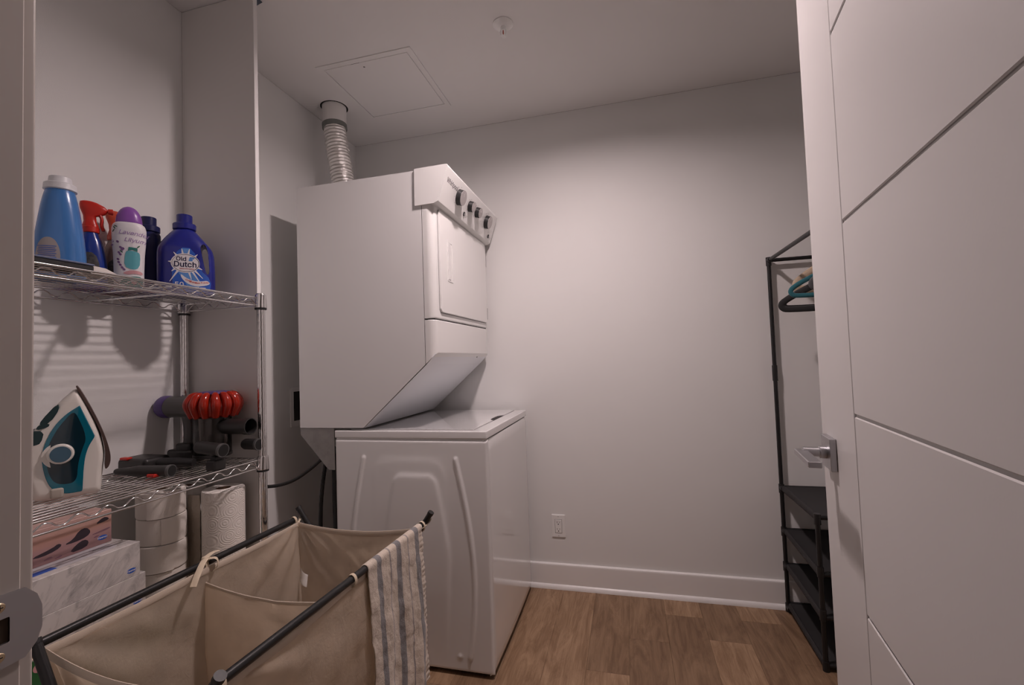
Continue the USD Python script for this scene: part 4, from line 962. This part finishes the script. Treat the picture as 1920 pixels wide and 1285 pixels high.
hm.part('frame_bracket', rod((.398, -1.7335, .665), (.446, -1.7335, .672), .006, 10), black_metal, world=True)
hm.part('frame_bracket', rod((.838, -1.7340, .665), (.852, -1.7520, .668), .006, 10), black_metal, world=True)
# canvas bag
zt, zb = .6535, .10
corn = [np.array([.410, -1.704, zt]), np.array([.838, -1.712, zt]), np.array([.856, -1.016, zt]), np.array([.420, -1.036, zt])]
bot = [np.array([.455, -1.690, zb]), np.array([.800, -1.690, zb]), np.array([.815, -1.050, zb]), np.array([.465, -1.060, zb])]
def wall_pts(i, ns, nt):
    P, Q, p, q = corn[i], corn[(i + 1) % 4], bot[i], bot[(i + 1) % 4]
    s = np.linspace(0, 1, ns)[:, None, None]; t_ = np.linspace(0, 1, nt)[None, :, None]
    W_ = (P + (Q - P) * s) * (1 - t_) + (p + (q - p) * s) * t_
    ends = i in (0, 2)
    sag = .034 if i == 0 else .020 if i == 2 else .006 if i == 1 else .004
    if i == 1: sagp = sag * (np.abs(np.sin(s * math.pi * 2)))
    elif i == 3: sagp = sag * (np.abs(np.sin(s * math.pi * 2)))
    else: sagp = sag * (4 * s * (1 - s))
    W_ = W_.copy(); W_[..., 2:] -= sagp * (1 - t_) ** 2
    out = np.cross(Q - P, np.array([0, 0, -1.0])); out /= np.linalg.norm(out); out = -out
    c0 = np.mean(corn, 0)
    if (((P + Q) / 2 - c0) @ out) < 0: out = -out
    bul = .020 * np.sin(np.pi * s) * np.sin(np.pi * np.clip(t_ * 1.1, 0, 1)) if i in (1, 3) else .014 * np.sin(np.pi * s) * np.sin(np.pi * t_)
    W_ += out * bul
    # tension folds: ridges fanning down from the corners, plus cloth waviness
    sv, tv = s[..., 0], t_[..., 0]
    fan = np.sin(np.arctan2(tv * .54 + .03, sv * .7 + .03) * 15 + i) * np.exp(-(np.hypot(sv * .7, tv * .54) / .26) ** 2) + np.sin(np.arctan2(tv * .54 + .03, (1 - sv) * .7 + .03) * 15 + 2 * i) * np.exp(-(np.hypot((1 - sv) * .7, tv * .54) / .26) ** 2)
    wv = meshkit.fbm(np.stack(np.broadcast_arrays(sv * 5 + tv * 4 + i * 7, tv * 3 - sv * 2.0, 0. * sv + i), -1), 4, 3) - .5
    edge_f = np.clip(np.minimum(sv, 1 - sv) / .04, 0, 1) * np.clip(tv / .06, 0, 1)
    W_ += out * ((fan * .0055 + wv * .022) * edge_f)[..., None]
    return W_
for i in range(4):
    g = wall_pts(i, 80, 56)
    wp_ = hm.part('canvas_wall', sheet(g, .0012), canvas, world=True, smooth=True)
    hm.part('hem', tube(chaikin(g[list(range(0, 80, 4)) + [79], 0], 1, closed=False) + [0, 0, -.004], .0042, 10, flat=(.50, 2.1)), canvas_hem, parent=wp_, world=True)
    hm.part('corner_seam', tube(g[0, ::5] + [0, 0, 0], .0016, 6), canvas_hem, parent=wp_, world=True)
bg = np.array([[(bot[0] * (1 - s) + bot[1] * s) * (1 - t_) + (bot[3] * (1 - s) + bot[2] * s) * t_ for t_ in np.linspace(0, 1, 12)] for s in np.linspace(0, 1, 12)])
hm.part('canvas_floor', sheet(bg, .0015), canvas, world=True, smooth=True)
gl, gr = wall_pts(3, 81, 60)[40][4:], wall_pts(1, 81, 60)[40][4:]
ss = np.linspace(0, 1, 44)
dvd = gl[None] * (1 - ss)[:, None, None] + gr[None] * ss[:, None, None]
tv = np.linspace(0, 1, 56)
dvd[..., 2] -= (.028 * 4 * ss * (1 - ss))[:, None] * (1 - tv[None]) ** 1.5
dvd[..., 1] += .020 * np.sin(np.pi * ss)[:, None] * np.sin(np.pi * tv)[None] + (meshkit.fbm(np.stack(np.broadcast_arrays(ss[:, None] * 5 + tv[None] * 3, tv[None] * 4 - ss[:, None], np.zeros((1, 1))), -1), 4, 9) - .5) * .018 * np.sin(np.pi * ss)[:, None]
dvp = hm.part('divider', sheet(dvd, .0012), canvas, world=True, smooth=True)
hm.part('hem', tube(dvd[::3, 0] + [0, 0, .001], .0034, 8, flat=(.6, 1.3)), canvas_hem, parent=dvp, world=True)
# ties around the rails
def tie(c, ax, bow=None):
    c = np.array(c); a = np.linspace(0, 2 * np.pi, 20, endpoint=False)
    ring = np.stack([c[0] + .0108 * np.cos(a), np.full(20, c[1]), c[2] - .004 + .0150 * np.sin(a)], 1)
    p = hm.part('tie_strap', tube(ring, .004, 6, closed=True, flat=(.35, 1.3), up=np.array([0, 1.0, 0])), strap_m, world=True)
    if bow:
        for pts in bow:
            hm.part('tie_end', tube(chaikin(c + np.array(pts), 3, closed=False), .0075, 8, flat=(1.0, .20)), strap_m, parent=p, world=True)
        hm.part('knot', shift(rbox(-.008, .008, -.009, .009, -.007, .007, .005, True), *(c + [.006, 0, .013])), strap_m, parent=p, world=True)
tie(A0 + (A1 - A0) * .52 + [0, 0, 0], 1, [[(.006, .002, .014), (.026, -.025, .018), (.040, -.055, -.004), (.046, -.070, -.022)], [(.004, .002, .016), (-.004, .03, .018), (.0, .045, .016)], [(.008, .004, .012), (.024, .018, .012), (.026, .020, -.010), (.020, .010, -.022)]])
for q in (A0 + [0, .012, 0], A1 - [0, .012, 0], B0 + [0, .012, 0], B1 - [0, .012, 0], B0 + (B1 - B0) * .5):
    tie(q, 1)
for q, s in ((A1, -1), (B0, 1), (A0, -1), (B1, 1)):
    e = -1 if q[1] < -1.3 else 1
    hm.part('corner_strap', tube(chaikin([q + [s * -.012, e * -.012, -.020], q + [0, e * .010, -.010], q + [s * .006, e * .028, -.006], q + [s * .010, e * .036, .006]], 2, closed=False), .0045, 8, flat=(1, .3)), strap_m, world=True)
ct = np.array([[(.436 + .034 * s + .004 * t_, -1.044 - .012 * math.sin(s * 2.2) - .012 * t_, .512 - .034 * t_ - .014 * s) for t_ in np.linspace(0, 1, 8)] for s in np.linspace(0, 1, 8)])
hm.part('care_label', sheet(ct, .0006), tag_m, world=True, smooth=True, label='small white care label')

# dish towel over the front rail
NS, NT = 60, 110
tw = np.zeros((NS, NT, 3)); uvt = np.zeros((NS, NT, 2))
for i, s in enumerate(np.linspace(0, 1, NS)):
    L_out, L_in = .470, .12
    for j, t_ in enumerate(np.linspace(-L_in, L_out, NT)):
        yy = -1.320 + .285 * s
        r = .0105
        bx_ = B0[0] + (B1[0] - B0[0]) * (yy - B0[1]) / (B1[1] - B0[1])
        if t_ < -r * 1.57: px, pz = bx_ - r, .665 + t_ + r * 1.57
        elif t_ > r * 1.57: px, pz = bx_ + r, .665 - (t_ - r * 1.57)
        else: px, pz = bx_ + r * math.sin(t_ / r), .665 + r * math.cos(t_ / r)
        down = max(0, t_) / L_out
        px += .012 * down + down * (.0065 * math.sin(s * 9.5 + .6) + .004 * math.sin(s * 21 + t_ * 9)) + min(1, max(0, t_) / .03) * .009 * (meshkit.fbm(np.array([s * 8, t_ * 26, 1.0]), 4, 4) - .5) + (.0016 * math.sin(t_ * 420) if s > .93 and t_ > .02 else 0)
        yy += down * (.010 * math.sin(t_ * 6) + .012 * (s - .5)) + .004 * down * math.sin(t_ * 21 + 2)
        tw[i, j] = (px, yy, pz); uvt[i, j] = (s, (t_ + L_in) / (L_out + L_in))
tm = sheet(tw, .0022)
single('dish_towel', tm, towel_m, 'cream dish towel with grey stripes draped over the hamper rail', 'towel', smooth=True, uv=np.vstack([uvt.reshape(-1, 2)] * 2))

# ================================================================== GARMENT RACK AND HANGERS
gr = Thing('garment_rack', 'black metal garment rack with fabric shelves behind the door', 'garment rack', (2.45, -.30, 0))
RX0, RX1, RYB, RYM, RYF, RT = 2.159, 2.80, -.030, -.425, -.560, 1.590
R = .0085
def pole(a, b, r=R, name='pole'):
    return gr.part(name, rod(a, b, r, 16), black_metal, world=True)
for x in (RX0, RX1):
    p = pole((x, RYB, .0), (x, RYB, RT))
    gr.part('coupling', cat(rod((x, RYB, 1.035), (x, RYB, 1.105), R * 1.3, 16)), black_plastic, parent=p, world=True)
    for z in (.552, .36, .205, .022, RT):
        gr.part('connector', cat(rod((x, RYB, z - .025), (x, RYB, z + .014), R * 1.35, 14), rod((x, RYB + .003, z), (x, RYB - .03, z), R * 1.3, 14)), black_plastic, parent=p, world=True)
    p = pole((x, RYM, .0), (x, RYM, .56))
    for z in (.552, .36, .205, .022):
        gr.part('connector', cat(rod((x, RYM, z - .025), (x, RYM, z + .014), R * 1.35, 14)), black_plastic, parent=p, world=True)
    pole((x, RYF, 0), (x, RYF, RT))
    pole((x, RYB, RT), (x, RYF, RT), name='top_rail')
for z in (RT, .552, .362, .207, .034):
    pole((RX0, RYB, z), (RX1, RYB, z), name='cross_bar')
for z in (.552, .345, .190, .020):
    pole((RX0, RYM, z), (RX1, RYM, z), name='cross_bar')
pole((RX0, RYF, RT), (RX1, RYF, RT), name='cross_bar')
HX = 2.375
pole((HX, RYB, RT), (HX, RYF, RT), name='hanging_rail')
for z0, z1 in ((.552, .552), (.362, .345), (.207, .190), (.034, .020)):
    a = np.linspace(0, 1, 20)
    g = np.array([[(RX0 + (RX1 - RX0) * s, RYB + (RYM - RYB) * q, z0 + (z1 - z0) * q - .014 + .009 - .012 * math.sin(math.pi * s) * math.sin(math.pi * q) + .011 * (abs(2 * q - 1) ** 8)) for q in a] for s in a])
    gr.part('fabric_shelf', sheet(g, .0015), fabric_blk, world=True, smooth=True, label='sagging black fabric shelf')
    for x in (RX0, RX1):
        gr.part('shelf_sleeve', tube([(x, RYB - .03, z0), (x, RYM + .012, z1)], .0105, 12, flat=(.8, 1.25)), fabric_blk, world=True)

def hanger(name, label, y, drop, mat, rz, w=.215, thick=.0055, xoff=0):
    """Body in the local x,z plane; hook over the rail."""
    t = Thing(name, label, 'hanger', (HX + xoff, y, RT), rz, )
    hz = -drop
    hook = [(-.016, 0, -.006), (-.0155, 0, .006), (-.008, 0, .0155), (.004, 0, .0175), (.014, 0, .010), (.016, 0, -.004), (.008, 0, -.022), (0, 0, -.034), (0, 0, hz)]
    t.part('hook', tube(chaikin(hook, 2, closed=False), .0020, 8), chrome)
    out = [(0, hz), (-.05, hz - .012), (-w * .72, hz - .062), (-w * .95, hz - .092), (-w, hz - .108), (-w * .97, hz - .122), (-w * .90, hz - .128), (0, hz - .128), (w * .90, hz - .128), (w * .97, hz - .122), (w, hz - .108), (w * .95, hz - .092), (w * .72, hz - .062), (.05, hz - .012)]
    o = chaikin(out, 2)
    t.part('frame', tube(np.stack([o[:, 0], 0 * o[:, 0], o[:, 1]], 1), thick, 12, closed=True, flat=(1.5, .75), up=np.array([0, 1.0, 0])), mat, smooth=60)
    return t
hanger('hanger', 'teal velvet hanger among the hangers on the rack', -.330, .075, hang_teal, -4, w=.222, thick=.0062, xoff=-.004)
hanger('hanger', 'cream padded hanger at the back of the rack', -.120, .030, hang_wood, 5, thick=.012, w=.175, xoff=.030)
hanger('hanger', 'grey velvet hanger in front of the teal one', -.395, .060, hang_grey, 3, w=.205, thick=.0065, xoff=.020)
hanger('hanger', 'lowest black velvet hanger on the rack', -.240, .120, hang_black, -6, thick=.0085, w=.225, xoff=-.008)
hanger('hanger', 'black velvet hanger just behind the lowest one', -.185, .112, hang_black, -2, thick=.0085, w=.215, xoff=.002)
hanger('hanger', 'white-edged hanger between the two black ones', -.213, .116, hang_white, -4, thick=.0045, w=.219, xoff=-.004)
